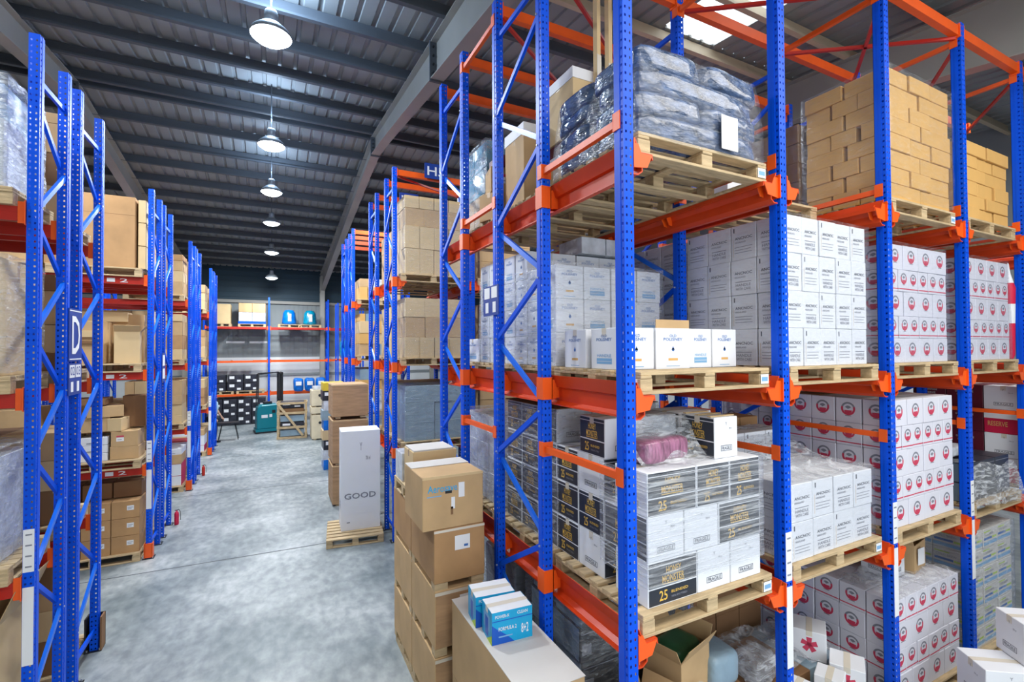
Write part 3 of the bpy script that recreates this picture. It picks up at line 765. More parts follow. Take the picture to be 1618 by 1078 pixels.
def open_box(x, y, z, w, d, h, style, label, rz=0, flaps=(1, 1, 1, 1), group=None, inner=None, ang=.6):
    base = STYLE[style][0]; inn = inner or TAN
    r = empty('open_carton', (x, y, z), rz); tag(r, label, 'open carton', group); t = .005
    b = MB(); b.box(-w/2, w/2, -d/2, -d/2+t, 0, h, base); b.box(-w/2, w/2, d/2-t, d/2, 0, h, base); b.box(-w/2, -w/2+t, -d/2+t, d/2-t, 0, h, base); b.box(w/2-t, w/2, -d/2+t, d/2-t, 0, h, base)
    b.box(-w/2+t, w/2-t, -d/2+t, d/2-t, 0, t, base); b.obj('walls', r)
    fl = min(w, d)*.42
    for k, (on, ax) in enumerate(zip(flaps, ('F', 'R', 'B', 'L'))):
        if not on: continue
        b = MB(); a = ang*on; c, s_ = fl*sin(a), fl*cos(a)
        if ax == 'F': vs = [(-w/2, -d/2, h), (w/2, -d/2, h), (w/2, -d/2-c, h+s_), (-w/2, -d/2-c, h+s_)]; o_ = Vector((0, .004, .003))
        if ax == 'B': vs = [(-w/2, d/2, h), (w/2, d/2, h), (w/2, d/2+c, h+s_), (-w/2, d/2+c, h+s_)]; o_ = Vector((0, -.004, .003))
        if ax == 'R': vs = [(w/2, -d/2, h), (w/2, d/2, h), (w/2+c, d/2, h+s_), (w/2+c, -d/2, h+s_)]; o_ = Vector((-.004, 0, .003))
        if ax == 'L': vs = [(-w/2, -d/2, h), (-w/2, d/2, h), (-w/2-c, d/2, h+s_), (-w/2-c, -d/2, h+s_)]; o_ = Vector((.004, 0, .003))
        vs2 = [tuple(Vector(v)+o_) for v in vs]; b.add(vs+vs2, [(0,1,2,3)], base); b.add(vs+vs2, [(4,7,6,5),(0,4,5,1),(1,5,6,2),(2,6,7,3),(3,7,4,0)], inn)
        b.obj('flap', r)
    return r

def signboard(name, loc, rz, w, h, texts, label, cat='sign', panels=(), bgm=SIGNB):
    """flat plate in local XZ plane facing local -Y"""
    r = empty(name, loc, rz); tag(r, label, cat)
    b = MB(); b.box(-w/2, w/2, -.004, .004, -h/2, h/2, bgm); b.obj('plate', r)
    b = MB()
    for (u0, u1, v0, v1, m) in panels: b.box(u0*w-w/2, u1*w-w/2, -.0055, -.0045, v0*h-h/2, v1*h-h/2, m)
    for (t, u0, u1, v0, v1, m) in texts:
        vs, fs = text2d(t); b.add([((u0+(u1-u0)*a)*w-w/2, -.0065, (v0+(v1-v0)*c)*h-h/2) for a, c in vs], fs, m)
    b.obj('lettering', r, fix=False); return r

# ================================================================== RIGHT RACK BLOCK (drive-in lanes)
PX = lambda k: 1.892 + 1.445*k
LX = lambda k: 2.0 + 1.445*k
LVL = {'lower': 1.53, 'middle': 3.0, 'top': 4.48}
YF, YA, YB, YC, YD = 2.245, 3.2, 4.03, 4.9, 5.62
LN_ = ['first', 'second', 'third', 'fourth', 'fifth', 'sixth']
HR = 6.56
for k in range(6):
    nm = f"{LN_[k]} post line from the aisle"
    frame(PX(k), [YF], HR, f"single blue perforated upright at the lane mouths, {nm}", 'rack upright', 'front uprights of the near block',
          strips=(inst and (STRIPC, STRIPD)) if k in (1, 2, 3, 4) else None)
    if k < 5:
        frame(PX(k), [YA, YB], HR, f"blue braced frame behind the front upright, {nm}", group='inner frames of the near block')
        frame(PX(k), [YC, YD], HR, f"blue braced frame at the back, {nm}", group='rear frames of the near block')
    for ln, z in LVL.items():
        sides = [1] if k == 0 else ([-1, 1] if k < 5 else [-1])
        for s in sides:
            sd = 'far-from-aisle side' if s > 0 else 'aisle side'
            wr = (YA, YC) if k == 0 else ()
            rail(PX(k), 2.215, 5.66, z, s, f"orange {ln}-level pallet rail on the {sd} of the {LN_[k]} post line", 'pallet rails of the near block', (YF, YA, YB, YC, YD), wr)
    # orange spacer tubes between post groups
    if k < 5:
        for (ya, yb, w1) in ((YF, YA, 'front'), (YB, YC, 'rear')):
            for z, w2 in ((4.655, 'high'), (2.515, 'low'), (6.38, 'overhead')):
                r = empty('spacer_tube', (PX(k), ya+PD/2, z)); tag(r, f"orange {w2} spacer tube, {w1} gap of the {LN_[k]} post line", 'spacer tube', 'spacer tubes of the near block')
                L = yb-ya-PD; mt = ORANGE
                b = MB(); b.bar((-.012, .006, 0), (-.012, L-.006, 0), .035, .045, mt); tb = b.obj('tube', r)
                for q, y in ((0, 0), (1, L)):
                    b = MB(); b.box(-.045, .045, y-(.004 if q else 0), y+(0 if q else .004), -.055, .055, mt)
                    yy0, yy1 = (y, y+.06) if q else (y-.06, y)
                    b.box(-PW/2-.008, -PW/2-.001, yy0, yy1, -.055, .055, mt); b.obj('end_plate', tb)
def tie(xa, xb, y, z, label, grp='overhead ties', name='overhead_tie'):
    r = empty(name, (xa, y, z)); tag(r, label, 'overhead tie', grp); L = xb-xa
    b = MB(); b.prism([(-.03, -.05), (.03, -.05), (.03, -.044), (-.024, -.044), (-.024, .044), (.03, .044), (.03, .05), (-.03, .05)], 'x', 0, L, ORANGE); b.obj('channel', r)
    for x in (0, L):
        b = MB(); b.box(x-.03, x+.03, -.042, .036, -.07, .07, ORANGE); b.obj('clamp_plate', r); 
    return r
for (y, w_) in ((YF, 'front'), (YA, 'second'), (YB+.0, 'third'), (YC, 'fourth'), (YD, 'rear')):
    for k in range(5):
        if w_ in ('fourth', 'third', 'rear') and k > 2: continue
        if k == 0 and w_ == 'front': pass
        tie(PX(k)+.02, PX(k+1)-.02, y, HR-.08, f"orange overhead tie across the {LN_[k]} lane of the near block, {w_} row")
for (xa, ya, xb, yb, w_) in ((PX(1), YA, PX(2), YF, 'second lane, rising to the front'), (PX(2), YA, PX(3), YF, 'third lane, rising to the front'), (PX(2), YF, PX(3), YA, 'third lane, crossing'), (PX(3), YF, PX(4), YA, 'fourth lane, crossing'),
                         (PX(0), YA, PX(1), YB, 'first lane'), (PX(0), YB, PX(1), YC, 'first lane, rear'), (PX(4), YF, PX(5), YA, 'fifth lane'), (PX(1), YC, PX(2), YB, 'second lane, rear')):
    b = MB(); b.bar((xa+.05, ya, HR-.15), (xb-.05, yb, HR-.15), .03, .03, RED); tag(b.obj('plan_brace'), f"thin red overhead plan brace, {w_}", 'plan brace', 'overhead plan braces')
# small blue rack signs with white pictograms
signboard('rack_sign', (1.845, 4.10, 3.74), radians(-90), .34, .28, [], 'blue and white double location sign on the second aisle upright', panels=((.08, .44, .58, .95, LABEL), (.56, .92, .58, .95, LABEL), (.16, .36, .1, .45, LABEL), (.64, .84, .1, .45, LABEL)))

# ---------- pallets of the near block
S6 = lambda a, b_: (lambda i, j: a if (i+j) % 2 == 0 else b_)
def rp(k, dep, ln, detail=True, sticker=None, d=1.0, dx=0):
    y0 = 2.236 + 1.055*dep; dep_w = ['front', 'second-deep', 'third-deep'][dep]
    z = 0 if ln == 'floor' else LVL[ln]
    pallet(LX(k)+dx, LX(k)+1.2+dx, y0, y0+d, z, f"pine pallet, {ln}-level {LN_[k]}-lane {dep_w} position of the near rack", detail, sticker=sticker)
# --- first lane, lower: black / white lettered cartons
rp(0, 0, 'lower', sticker=1); rp(0, 1, 'lower'); rp(0, 2, 'lower', False)
X0 = 2.075; z = 1.67; Yf = 2.275
pl = 'lower-level first-lane pallet'
h = .28
def row0(seq, z, lay):
    x = X0
    for i, s in enumerate(seq):
        wd = .43 if s == 'black_front' else .315
        dd = .315 if s == 'black_front' else .43
        if s == 'black_n': s2, wd, dd = 'black_front', .315, .43
        else: s2 = s
        carton(s2, x+wd/2, Yf+dd/2, z, wd-.006, dd-.006, h-.002, f"{STYLE[s2][2]} carton, {lay} layer, {OA[i]}, front row, {pl}", 'gold-lettered cartons, first lane', tape=0)
        x += wd
row0(['black_front', 'white_front', 'white_front'], z, 'bottom'); row0(['white_front', 'white_front', 'black_front'], z+h, 'second'); row0(['black_front', 'black_n', 'black_n'], z+2*h, 'third')
# rear part of the same pallet; side faces towards the aisle
for lay in range(4):
    y = Yf+.43+.005
    for j in range(2 if lay < 3 else 1):
        s = 'black_front' if (j == 0 and lay in (0, 2)) else 'white_front'
        yy = y if lay < 3 else y-.02
        for i in range(3):
            if lay == 3 and i == 1: continue
            wd = 1.06/3
            carton(s, X0+wd*(i+.5), yy+.155, z+lay*h, wd-.008, .302, h-.002, f"{STYLE[s][2]} carton, {LN[lay]} layer, {OA[i]}, {ON[j+1]} row, {pl}", 'gold-lettered cartons, first lane', tape=0)
        y += .31
# second-deep load, four layers
zt = stack(X0, X0+1.08, 3.32, 4.24, 1.67, [(3, 3, h, 'white_front')]*4, 'second lower-level first-lane load', fill=True)
b = MB(); b.box(X0-.01, X0+1.09, 3.31, 4.25, zt, zt+.006, TAN3); tag(b.obj('cardboard_sheet'), 'dark cardboard sheet over the second lower-level load of the first lane', 'cardboard sheet')
stack(X0, X0+1.08, 4.40, 5.3, 1.67, [(3, 3, .3, 'wrapw')]*3, 'third lower-level first-lane load')
film_shell(2.055, 3.16, 3.30, 4.26, 1.66, 2.79, 'clear film round the four-layer lettered cartons, first lane', FILMH, top=False)
film_shell(2.055, 3.16, 4.38, 5.32, 1.66, 2.6, 'clear film round the rear lower load, first lane', FILMH)
# carton standing alone on top
carton('white_front', 2.87, 2.49, 2.51, .235, .30, .285, 'tall white carton with black side standing on the gold-lettered load', 'gold-lettered cartons, first lane')
for i in range(3):
    b = MB(); y = 2.37+i*.11; b.box(2.75, 2.99, y, y+.03, 2.797, 2.803, TAN4); tag(b.obj('cardboard_strip'), f"pale cardboard strip on the lone carton, {ON[i]} from its front", 'cardboard strip', 'cardboard strips')
bag((2.38, 2.52, 2.51+.085), .46, .26, .17, PINKPL, 'mauve film-wrapped bundle lying on the gold-lettered cartons', 'wrapped bundle', seed=3, amp=.012, rz=.1, name='wrapped_bundle')
carton('wrapw', 2.605, 2.86, 2.51, .34, .29, .27, 'grey film-covered carton behind the mauve bundle', name='wrapped_carton', parts=False)
sheet(lambda u, v: (2.12+u*.62+.015*sin(v*14), 2.30+.45*v+.03*sin(u*9), 2.515 + (.30*min(1, max(0, (v-.18)*2.2)))*(1-.15*u) + .018*noise.noise(Vector((u*6, v*6, 1)))+.012), 26, 22, FILMW, 'plastic_sheet', 'crumpled clear plastic sheet draped over goods on the gold-lettered cartons')
def shellpatch():
    return film_shell(X0-.012, X0+1.075, Yf-.014, Yf+.46, 1.80, 2.50, 'taut clear film round the upper gold-lettered cartons, first lane', FILMS, top=False, amp=.006)
shellpatch()
# --- second lane, lower: white lettered cartons under plastic
rp(1, 0, 'lower', sticker=1); rp(1, 1, 'lower', False)
pl2 = 'lower-level second-lane pallet'
za = stack(LX(1)+.03, LX(1)+1.13, 2.27, 3.2, 1.67, [(4, 3, .29, S6('anc0', 'anc1')), (4, 3, .29, S6('anc1', 'anc0'))], pl2, fill=True, parts=False)
for i in range(3):
    carton('anc0', LX(1)+.2+i*.29, 3.04, za, .28, .29, .27, f"white lettered carton, third layer back row, {OA[i]}, {pl2}", f'cartons on {pl2}')
def drape(u, v):
    x = LX(1)+.015+1.14*u; y = 2.255+.94*v; t = max(0, min(1, (v-.12)/.72))
    zz = za+.012 + .25*(t*t*(3-2*t))*(1 if u < .72 else max(0, 1-(u-.72)/.28)) + .02*noise.noise(Vector((u*7, v*7, 3))) + .012
    return (x, y, zz)
sheet(drape, 34, 30, FILMW, 'plastic_sheet', 'white crumpled plastic sheet draped over the lower second-lane cartons')
film_shell(LX(1)+.015, LX(1)+1.145, 2.256, 3.22, 1.69, 2.25, 'clear film round the lower second-lane cartons', FILM, top=False, amp=.006)
stack(LX(1)+.03, LX(1)+1.13, 3.33, 4.2, 1.67, [(4, 3, .3, 'brown')]*3, 'second lower-level second-lane load')
# --- third lane, lower: red-ring cartons
rp(2, 0, 'lower'); rp(2, 1, 'lower', False)
RA, RB = (4, 4, .235, 'ringA'), (6, 4, .215, 'ringB')
x2 = LX(2)+.0
zt = stack(x2, x2+1.15, 2.27, 3.2, 1.67, [RA, RB, RA, RB, RA], 'lower-level third-lane pallet', fill=True)
b = MB(); b.box(x2+.02, x2+1.12, 2.9, 3.19, zt, zt+.006, TAN3); tag(b.obj('cardboard_sheet'), 'dark brown sheet for the shaded top of the red-ring cartons, lower third lane', 'cardboard sheet')  # added sheet, its dark colour stands for shade on the load's top
stack(x2, x2+1.15, 3.33, 4.25, 1.67, [RA, RB, RA, RB, RA], 'second lower-level third-lane load')
# --- fourth lane, lower: dark cartons under film, low
rp(3, 0, 'lower')
stack(LX(3)+.04, LX(3)+1.1, 2.3, 3.2, 1.67, [(3, 3, .2, 'blackel'), (3, 3, .2, 'blackel')], 'lower-level fourth-lane pallet', fill=True)
sheet(lambda u, v: (LX(3)+1.2*u-.02, 2.2+1.0*v+.02*sin(u*11), 2.09-(.42*max(0, .10-v)/.10) - .10*u + .03*noise.noise(Vector((u*6, v*5, 7)))), 30, 34, FILMW, 'plastic_sheet', 'loose clear plastic sheet hanging over the dark cartons of the fourth lane')
bag((LX(3)+.3, 2.62, 2.15), .5, .35, .12, WRAPW, 'white film bundle on the dark fourth-lane cartons', 'wrapped bundle', seed=5, amp=.02, name='wrapped_bundle')
# --- fifth lane, lower: burgundy cartons
rp(4, 0, 'lower')
for lay in range(4):
    for j in range(3):
        for i in range(2):
            st = 'burg'
            if j == 0 and i == 0: st = ['magw', 'burgw', 'magw', 'burgw'][lay]
            carton(st, LX(4)+.16+.27*i+(.0), 2.28+.36*(j+.5)-(.0), 1.67+lay*.285, .26, .352, .283,
                   f"{STYLE[st][2]} carton, {LN[lay]} layer, {'nearest' if j == 0 else ON[j] + ' from'} the lane mouth, {'aisle side' if i == 0 else 'inner column'}, lower fifth lane", 'burgundy cartons, lower fifth lane')
# --- middle level
rp(0, 0, 'middle', sticker=1); rp(0, 1, 'middle', sticker=1); rp(0, 2, 'middle')
pm = 'middle-level first-lane pallet'
for i, (xa, ww, st) in enumerate(((2.05, .32, 'polo0'), (2.70, .235, 'polo1'), (2.94, .265, 'polo0'))):
    carton(st, xa+ww/2, 2.66, 3.14, ww-.006, .30, .285, f"white blue-lettered carton in the short front row, {OA[i if i == 0 else i+1]}, {pm}", 'blue-lettered cartons, first lane')
open_box(2.535, 2.65, 3.14, .32, .30, .285, 'polo0', 'open white blue-lettered carton with a raised cardboard flap, middle first lane', flaps=(0, 0, 0, 0))
b = MB(); b.box(-.158, .158, -.150, -.146, .285, .345, TAN); o = b.obj('flap'); o.parent = [q for q in C.objects if q.name.startswith('open_carton')][-1]
b = MB(); f = Face(b, .32, .30, .285, 'F'); f_polo(f, 0); o = b.obj('print', fix=False); o.parent = [q for q in C.objects if q.name.startswith('open_carton')][-1]
for i in range(2):
    carton('polo1', 2.16+i*.24, 3.0, 3.14, .235, .28, .285, f"white blue-lettered carton in the second row, {OA[i]}, {pm}", 'blue-lettered cartons, first lane')
stack(2.06, 3.2, 3.30, 3.78, 3.14, [(4, 2, .28, S6('polo0', 'polo1'))]*3, 'second middle-level first-lane load')
stack(2.06, 3.15, 3.79, 4.26, 3.14, [(4, 2, .26, S6('polo1', 'polo0'))]*4, 'rear part, second middle-level first-lane load')
film_shell(2.045, 3.215, 3.285, 4.28, 3.15, 4.0, 'clear film round the tall blue-lettered load, middle first lane', FILMH, top=False)
stack(2.06, 3.15, 4.38, 4.86, 3.14, [(4, 2, .26, S6('polo1', 'polo0'))]*4, 'third middle-level first-lane load')
film_shell(2.045, 3.17, 4.36, 4.88, 3.15, 4.2, 'white film round the third middle first-lane load', FILMH, taper=.06)
carton('polo0', 2.22, 5.12, 3.14, .3, .4, .26, 'lone white carton at the far end of the middle first lane', 'blue-lettered cartons, first lane')
for i in range(2):
    carton('wrapw', 2.76+i*.29, 3.92, 4.19, .28, .4, .16, f"grey-white carton on the blue-lettered load, {OA[i]}", 'grey cartons on the blue-lettered load', parts=False)
# second lane middle: tall white lettered load
rp(1, 0, 'middle'); rp(1, 1, 'middle', False)
pm2 = 'middle-level second-lane pallet'
xm = LX(1)+.0
def anc_layers(): return [(5, 4, .295, S6('anc1', 'anc0')), (5, 4, .285, S6('anc0', 'anc1')), (5, 4, .29, S6('anc1', 'anc0')), (5, 4, .29, S6('anc0', 'anc1'))]
stack(xm, xm+1.1, 2.27, 3.22, 3.14, anc_layers(), pm2)
stack(xm+.02, xm+1.1, 3.34, 4.25, 3.14, anc_layers(), 'second middle-level second-lane load')
film_shell(xm-.012, xm+1.115, 2.255, 3.235, 3.15, 4.31, 'clear film round the tall white lettered load, middle second lane', FILM, top=False, amp=.006)
film_shell(xm, xm+1.115, 3.325, 4.265, 3.15, 4.31, 'clear film round the second tall white lettered load', FILM, top=False, amp=.006)
# third and fourth lanes middle: red-ring loads
for k, nm in ((2, 'third'), (3, 'fourth')):
    rp(k, 0, 'middle'); rp(k, 1, 'middle', False)
    xr = LX(k)
    stack(xr, xr+1.08, 2.27, 3.2, 3.14, [(4, 4, .225, 'ringA'), (6, 4, .2, 'ringB'), (4, 4, .225, 'ringA'), (6, 4, .2, 'ringB'), (4, 4, .225, 'ringA')], f'middle-level {nm}-lane pallet')
    stack(xr, xr+1.08, 3.34, 4.2, 3.14, [(3, 3, .36, 'ringA')]*3, f'second middle-level {nm}-lane load')
    film_shell(xr-.012, xr+1.095, 2.255, 3.215, 3.15, 4.24, f'clear film round the red-ring load, middle {nm} lane', FILM, top=False, amp=.006, taper=.03)
r = empty('folded_parasol', (LX(3)+1.17, 2.3, 3.145)); tag(r, 'folded white and magenta parasol standing beside the fourth-lane red-ring load', 'parasol')
MB().lathe([(.03, 0), (.045, .05), (.05, .35), (.05, .40)], MAG, 14).obj('lower_cloth', r, True); MB().lathe([(.05, .40), (.055, .62)], WHITE, 14).obj('white_cloth', r, True); MB().lathe([(.055, .62), (.06, .8), (.045, .86)], MAG, 14).obj('upper_cloth', r, True); MB().lathe([(.045, .86), (.02, .97), (.008, 1.08), (0, 1.09)], WHITE, 14).obj('tip', r, True)
# --- top level
rp(0, 0, 'top', sticker=1); rp(0, 1, 'top', sticker=1); rp(0, 2, 'top', sticker=1)
n = 0
for lay in range(4):
    for j in range(2):
        for i in range(2 if lay % 2 else 1):
            sx = .60 if lay % 2 else 1.14
            cx = (2.30+i*.57) if lay % 2 else 2.585
            bag((cx, 2.49+j*.47, 4.62+.075+lay*.142), sx, .50, .185, NAVYPL,
                f"navy plastic-wrapped bag, {LN[lay]} layer, {OA[i]}, {ON[j]} row of the top first-lane pile", 'bag', 'navy wrapped bags on the top first-lane pallet', seed=n, amp=.05, rz=random.uniform(-.05, .05), name='wrapped_bag', tilt=random.uniform(-.04, .04), p=.38); n += 1
film_shell(2.01, 3.17, 2.235, 3.235, 4.60, 5.19, 'clear shrink film over the navy bag pile, top first lane', FILM, amp=.015, taper=.07, sag=lambda u, v: .03*sin(pi*u)*sin(pi*v))
b = MB(); b.box(2.70, 2.86, 2.205, 2.209, 4.63, 4.86, LABEL); tag(b.obj('paper_sheet'), 'white paper sheet under the film of the navy bag pile', 'paper sheet')
# second-deep: big tan boxes
carton('tan', 2.72, 3.62, 4.62, .80, .55, .36, 'wide tan box at the bottom behind the navy bags', tape=0)
carton('plainw', 2.70, 3.60, 4.98, .76, .50, .07, 'flat white box on the wide tan box behind the navy bags', parts=False)
carton('burg', 2.70, 3.60, 5.05, .76, .50, .10, 'flat crimson box under the big tan box, top first lane', parts=False)
r = carton('pale', 2.71, 3.62, 5.15, .82, .48, .56, 'big tan box with white-taped rim topping the first lane', name='large_box')
b = MB(); b.box(-.415, .415, -.245, .245, .47, .565, LABEL); b.obj('taped_rim', r)
r = carton('tan', 2.42, 4.12, 4.62, .62, .40, .80, 'tall tan box beside the big white-rimmed box, top first lane', name='large_box')
b = MB(); b.box(-.315, .315, -.205, .205, .70, .805, LABEL); b.obj('taped_rim', r)
carton('tan', 2.2, 4.55, 4.62, .42, .3, .28, 'leaning bulging tan box low behind the second aisle upright', rz=.3)
carton('tan', 2.22, 4.52, 4.90, .40, .28, .26, 'bulging tan box stacked askew behind the second aisle upright', rz=-.2, tape=2)
carton('burg', 2.25, 4.5, 5.16, .36, .26, .12, 'dark red flat box highest behind the second aisle upright', parts=False)
for i, (xx, yy, hh) in enumerate(((2.50, 3.30, 1.95), (2.61, 3.28, 1.85))):
    r = empty('edge_protector', (xx, yy, 4.62), .2); tag(r, f"tall {'thin' if i == 0 else 'wider'} cardboard edge protector standing behind the navy bags", 'edge protector', 'cardboard edge protectors')
    b = MB(); b.box(0, .045, 0, .005, 0, hh, TAN4); b.box(0, .005, .005, .045, 0, hh, TAN4); b.obj('angle_board', r)
    b = MB(); b.box(-.004, .049, -.004, .0, hh*.42, hh*.62, TAPEW); b.obj('tape', r)
# third-deep: teal wrapped
for i in range(2):
    for k in range(2):
        carton('tan', 2.24+.36*i, 4.86+.36*k-.0, 4.62, .34, .34, .37, f"tan carton under the teal boxes, {OA[i]}, {ON[k]} row", 'tan cartons under the teal boxes', tape=0)
for lay in range(2):
    for i in range(2):
        for k in range(2):
            carton('teal', 2.24+.36*i, 4.86+.36*k, 4.99+lay*.28, .345, .345, .278, f"teal shrink-wrapped box, {'lower' if lay == 0 else 'upper'} layer, {OA[i]}, {ON[k]} row", 'teal boxes on the top first lane', parts=False)
film_shell(2.045, 2.8, 4.67, 5.42, 4.63, 5.56, 'shiny film round the teal boxes, top first lane', FILMH, amp=.015)
# second lane top: an empty pallet pushed in, one white carton
pallet(LX(1), LX(1)+1.2, 2.73, 3.73, LVL['top'], 'pine pallet pushed back in the top second lane, nearly empty')
carton('plainw', 3.85, 3.1, 4.62, .34, .3, .22, 'small plain white carton alone on the nearly empty top pallet')
# third lane top: golden-brown cartons
rp(2, 0, 'top', sticker=1); rp(2, 1, 'top', False)
GL = []
for q in range(8): GL.append(((3, 2, .150, 'gold') if q % 2 else (2, 3, .150, 'gold')))
stack(LX(2)+.02, LX(2)+1.18, 2.26, 3.0, 4.62, GL, 'top-level third-lane pallet', parts=False, jit=.012, gap=.02)
film_shell(LX(2)+.0, LX(2)+1.2, 2.245, 3.02, 4.64, 5.83, 'clear film round the golden-brown cartons, top third lane', FILM, top=False, amp=.012)
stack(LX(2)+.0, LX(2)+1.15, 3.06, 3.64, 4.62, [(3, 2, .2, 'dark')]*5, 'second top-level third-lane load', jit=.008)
film_shell(LX(2)-.012, LX(2)+1.165, 3.045, 3.66, 4.64, 5.6, 'film round the dark brown load behind the golden cartons', FILM, top=False, amp=.012)
# fourth lane top
rp(3, 0, 'top')
stack(LX(3)+.04, LX(3)+1.16, 2.27, 3.1, 4.62, [(3, 3, .14, 'gold'), (2, 3, .13, 'gold'), (3, 3, .15, 'gold'), (2, 3, .14, 'gold'), (3, 3, .13, 'gold'), (2, 3, .14, 'gold')], 'top-level fourth-lane pallet', jit=.016, gap=.024)
# --- floor level
rp(2, 0, 'floor'); rp(2, 1, 'floor', False)
stack(x2, x2+1.2, 2.27, 3.2, .14, [RA, RB, RA, (6, 4, .215, 'ringB')], 'floor-level third-lane pallet', fill=True)
stack(x2, x2+1.2, 3.33, 4.2, .14, [RA, RB, RA, RB, RA], 'second floor-level third-lane load')
sheet(lambda u, v: (x2+.0+1.18*u, 2.25+.5*v, 1.05+.035*noise.noise(Vector((u*7, v*6, 2)))+.02), 24, 12, FILMW, 'plastic_sheet', 'crumpled film lying on the floor-level red-ring cartons')
open_box(5.80, 2.62, 1.045, .34, .30, .27, 'tan', 'open tan box with white paper on the floor-level red-ring cartons', flaps=(0, 1, 0, 1), rz=.15)
b = MB(); b.box(5.72, 5.84, 2.44, 2.445, 1.12, 1.28, LABEL); tag(b.obj('paper_sheet'), 'white delivery note on the open tan box', 'paper sheet')
carton('burgw', 5.44, 2.62, 1.045, .26, .26, .28, 'white carton with crimson side beside the open tan box')
rp(3, 0, 'floor')
stack(LX(3)+.05, LX(3)+1.1, 2.3, 3.2, .14, [(3, 3, .2, 'stripe')]*6, 'floor-level fourth-lane pallet', jit=.008)
film_shell(LX(3)+.035, LX(3)+1.12, 2.285, 3.215, .15, 1.35, 'cloudy film round the blue-and-lime cartons, floor fourth lane', FILMH, amp=.012)
# white cartons standing in front at the right edge
def wl(x, y, z, label, rz=0, w=.34, d=.28, h=.3): carton('plainw', x, y, z, w, d, h, label, 'plain white cartons on the floor in front of the fourth lane', rz=rz)
rw = -.62
for i in range(3):
    for q in range(2):
        cx, cy = 5.36+.36*cos(rw)*(i-.5)*1.0, 1.62+.36*sin(rw)*(i-.5)
        wl(cx, cy, .10+q*.33, f"plain white carton, {'lower' if q == 0 else 'upper'} row, {ON[i]} in the turned stack by the fourth lane", rw, .35, .30, .325)
wl(5.50, 1.60, .76, 'plain white carton alone on top of the turned stack by the fourth lane', rw, .30, .27, .33)
carton('tan', 5.82, 1.38, .76, .26, .26, .40, 'tan box at the right edge beside the lone white carton', rz=rw)
b = MB(); b.box(4.98, 5.98, 1.15, 2.05, 0, .10, WOOD); tag(b.obj('low_platform'), 'low wooden platform under the turned white cartons', 'platform')
open_box(4.60, 1.66, .0, .36, .30, .36, 'plainw', 'open white carton with spread flaps at the bottom right', rz=-.4, inner=WHITE, ang=.9)
open_box(4.05, 1.60, .0, .34, .28, .30, 'plainw', 'second open white carton with spread flaps, nearer the lanes', rz=.3, inner=WHITE, ang=1.0)
# second lane floor: star boxes on wrapped goods
def f_star(f):
    W, h_ = f.W, f.h
    for k in range(5):
        a = radians(90+72*k); c = (.5+.28*cos(a)*h_/W*.9, .52+.28*sin(a)*.9)
        n_ = (cos(a+pi/2)*.06*h_/W, sin(a+pi/2)*.06)
        f.poly([(.5-n_[0], .52-n_[1]), (c[0]-n_[0]*1.5, c[1]-n_[1]*1.5), (c[0]+n_[0]*1.5, c[1]+n_[1]*1.5), (.5+n_[0], .52+n_[1])], REDINK)
STYLE['star'] = (WHITE, dict(L=f_star, F=lambda f: (f.text('SUPERIOR', .25, .8, .62, .68, GREYINK), f.rect(.2, .8, .45, .46, GREYINK), f.rect(.2, .8, .33, .34, GREYINK), f.rect(.2, .8, .2, .21, GREYINK))), 'white red-star')
rp(1, 0, 'floor')
pile(LX(1)+.05, LX(1)+1.15, 2.56, 3.2, .14, .50, ['dark', 'wrapw', 'grey'], 'floor-level second-lane pallet', rnd=5)
carton('star', 4.40, 2.72, .502, .26, .26, .25, 'white carton with a red star, higher one at the second lane floor', rz=.55)
carton('star', 4.40, 2.40, .36, .25, .25, .25, 'white carton with a red star, lower one nearest the lane mouth', rz=.5)
carton('star', 4.12, 2.38, .36, .20, .2, .24, 'slim white carton with a red star beside the lower one', rz=.4)
carton('plainw', 3.72, 2.40, .36, .22, .2, .26, 'small white carton beside the second front upright near the floor', rz=.3)
b = MB(); b.box(3.55, 4.62, 2.24, 2.54, .14, .36, TAN4); tag(b.obj('base_carton'), 'pale flat carton under the lower red-star cartons', 'carton')
sheet(lambda u, v: (3.50+1.15*u, 2.58+.6*v, .53+.05*noise.noise(Vector((u*6, v*5, 9)))+.06*sin(pi*u)*(0 if u > .6 else 1)), 26, 16, FILMW, 'plastic_sheet', 'crumpled clear film on the floor-level second-lane goods')
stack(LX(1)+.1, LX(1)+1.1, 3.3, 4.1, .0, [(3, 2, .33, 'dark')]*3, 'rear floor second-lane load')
bag((3.66, 2.72, .62), .32, .25, .2, FILMW, 'empty clear plastic bag slumped beside the red-star cartons', 'plastic bag', seed=11, amp=.06, name='plastic_bag')
# first lane floor: jumble under the gold-lettered load
open_box(2.24, 2.46, .45, .36, .30, .42, 'tan', 'open brown carton at the foot of the first front upright', rz=.35, ang=.35)
b = MB(); b.box(2.03, 2.45, 2.27, 2.68, 0, .45, BLACKC); tag(b.obj('plastic_crate'), 'black crate under the open brown carton, floor first lane', 'crate')
stack(2.08, 3.15, 2.98, 3.78, .14, [(3, 2, .26, 'blackel')]*5, 'floor-level first-lane load', jit=.02)
film_shell(2.05, 3.18, 2.95, 3.82, .15, 1.46, 'cloudy film round the black and silver cartons, floor first lane', FILMH, amp=.025)
pallet(2.0, 3.2, 2.92, 3.92, 0, 'pine pallet under the black and silver cartons, floor first lane', False)
b = MB(); b.box(2.47, 3.22, 2.46, 2.86, 0, .72, TAN3); tag(b.obj('cardboard_bin'), 'dark brown bin carrying the open carton with green goods, floor first lane', 'bin')
open_box(2.70, 2.66, .72, .40, .30, .36, 'tan', 'open tan carton holding a green bag, under the gold-lettered load', rz=.25, ang=.5)
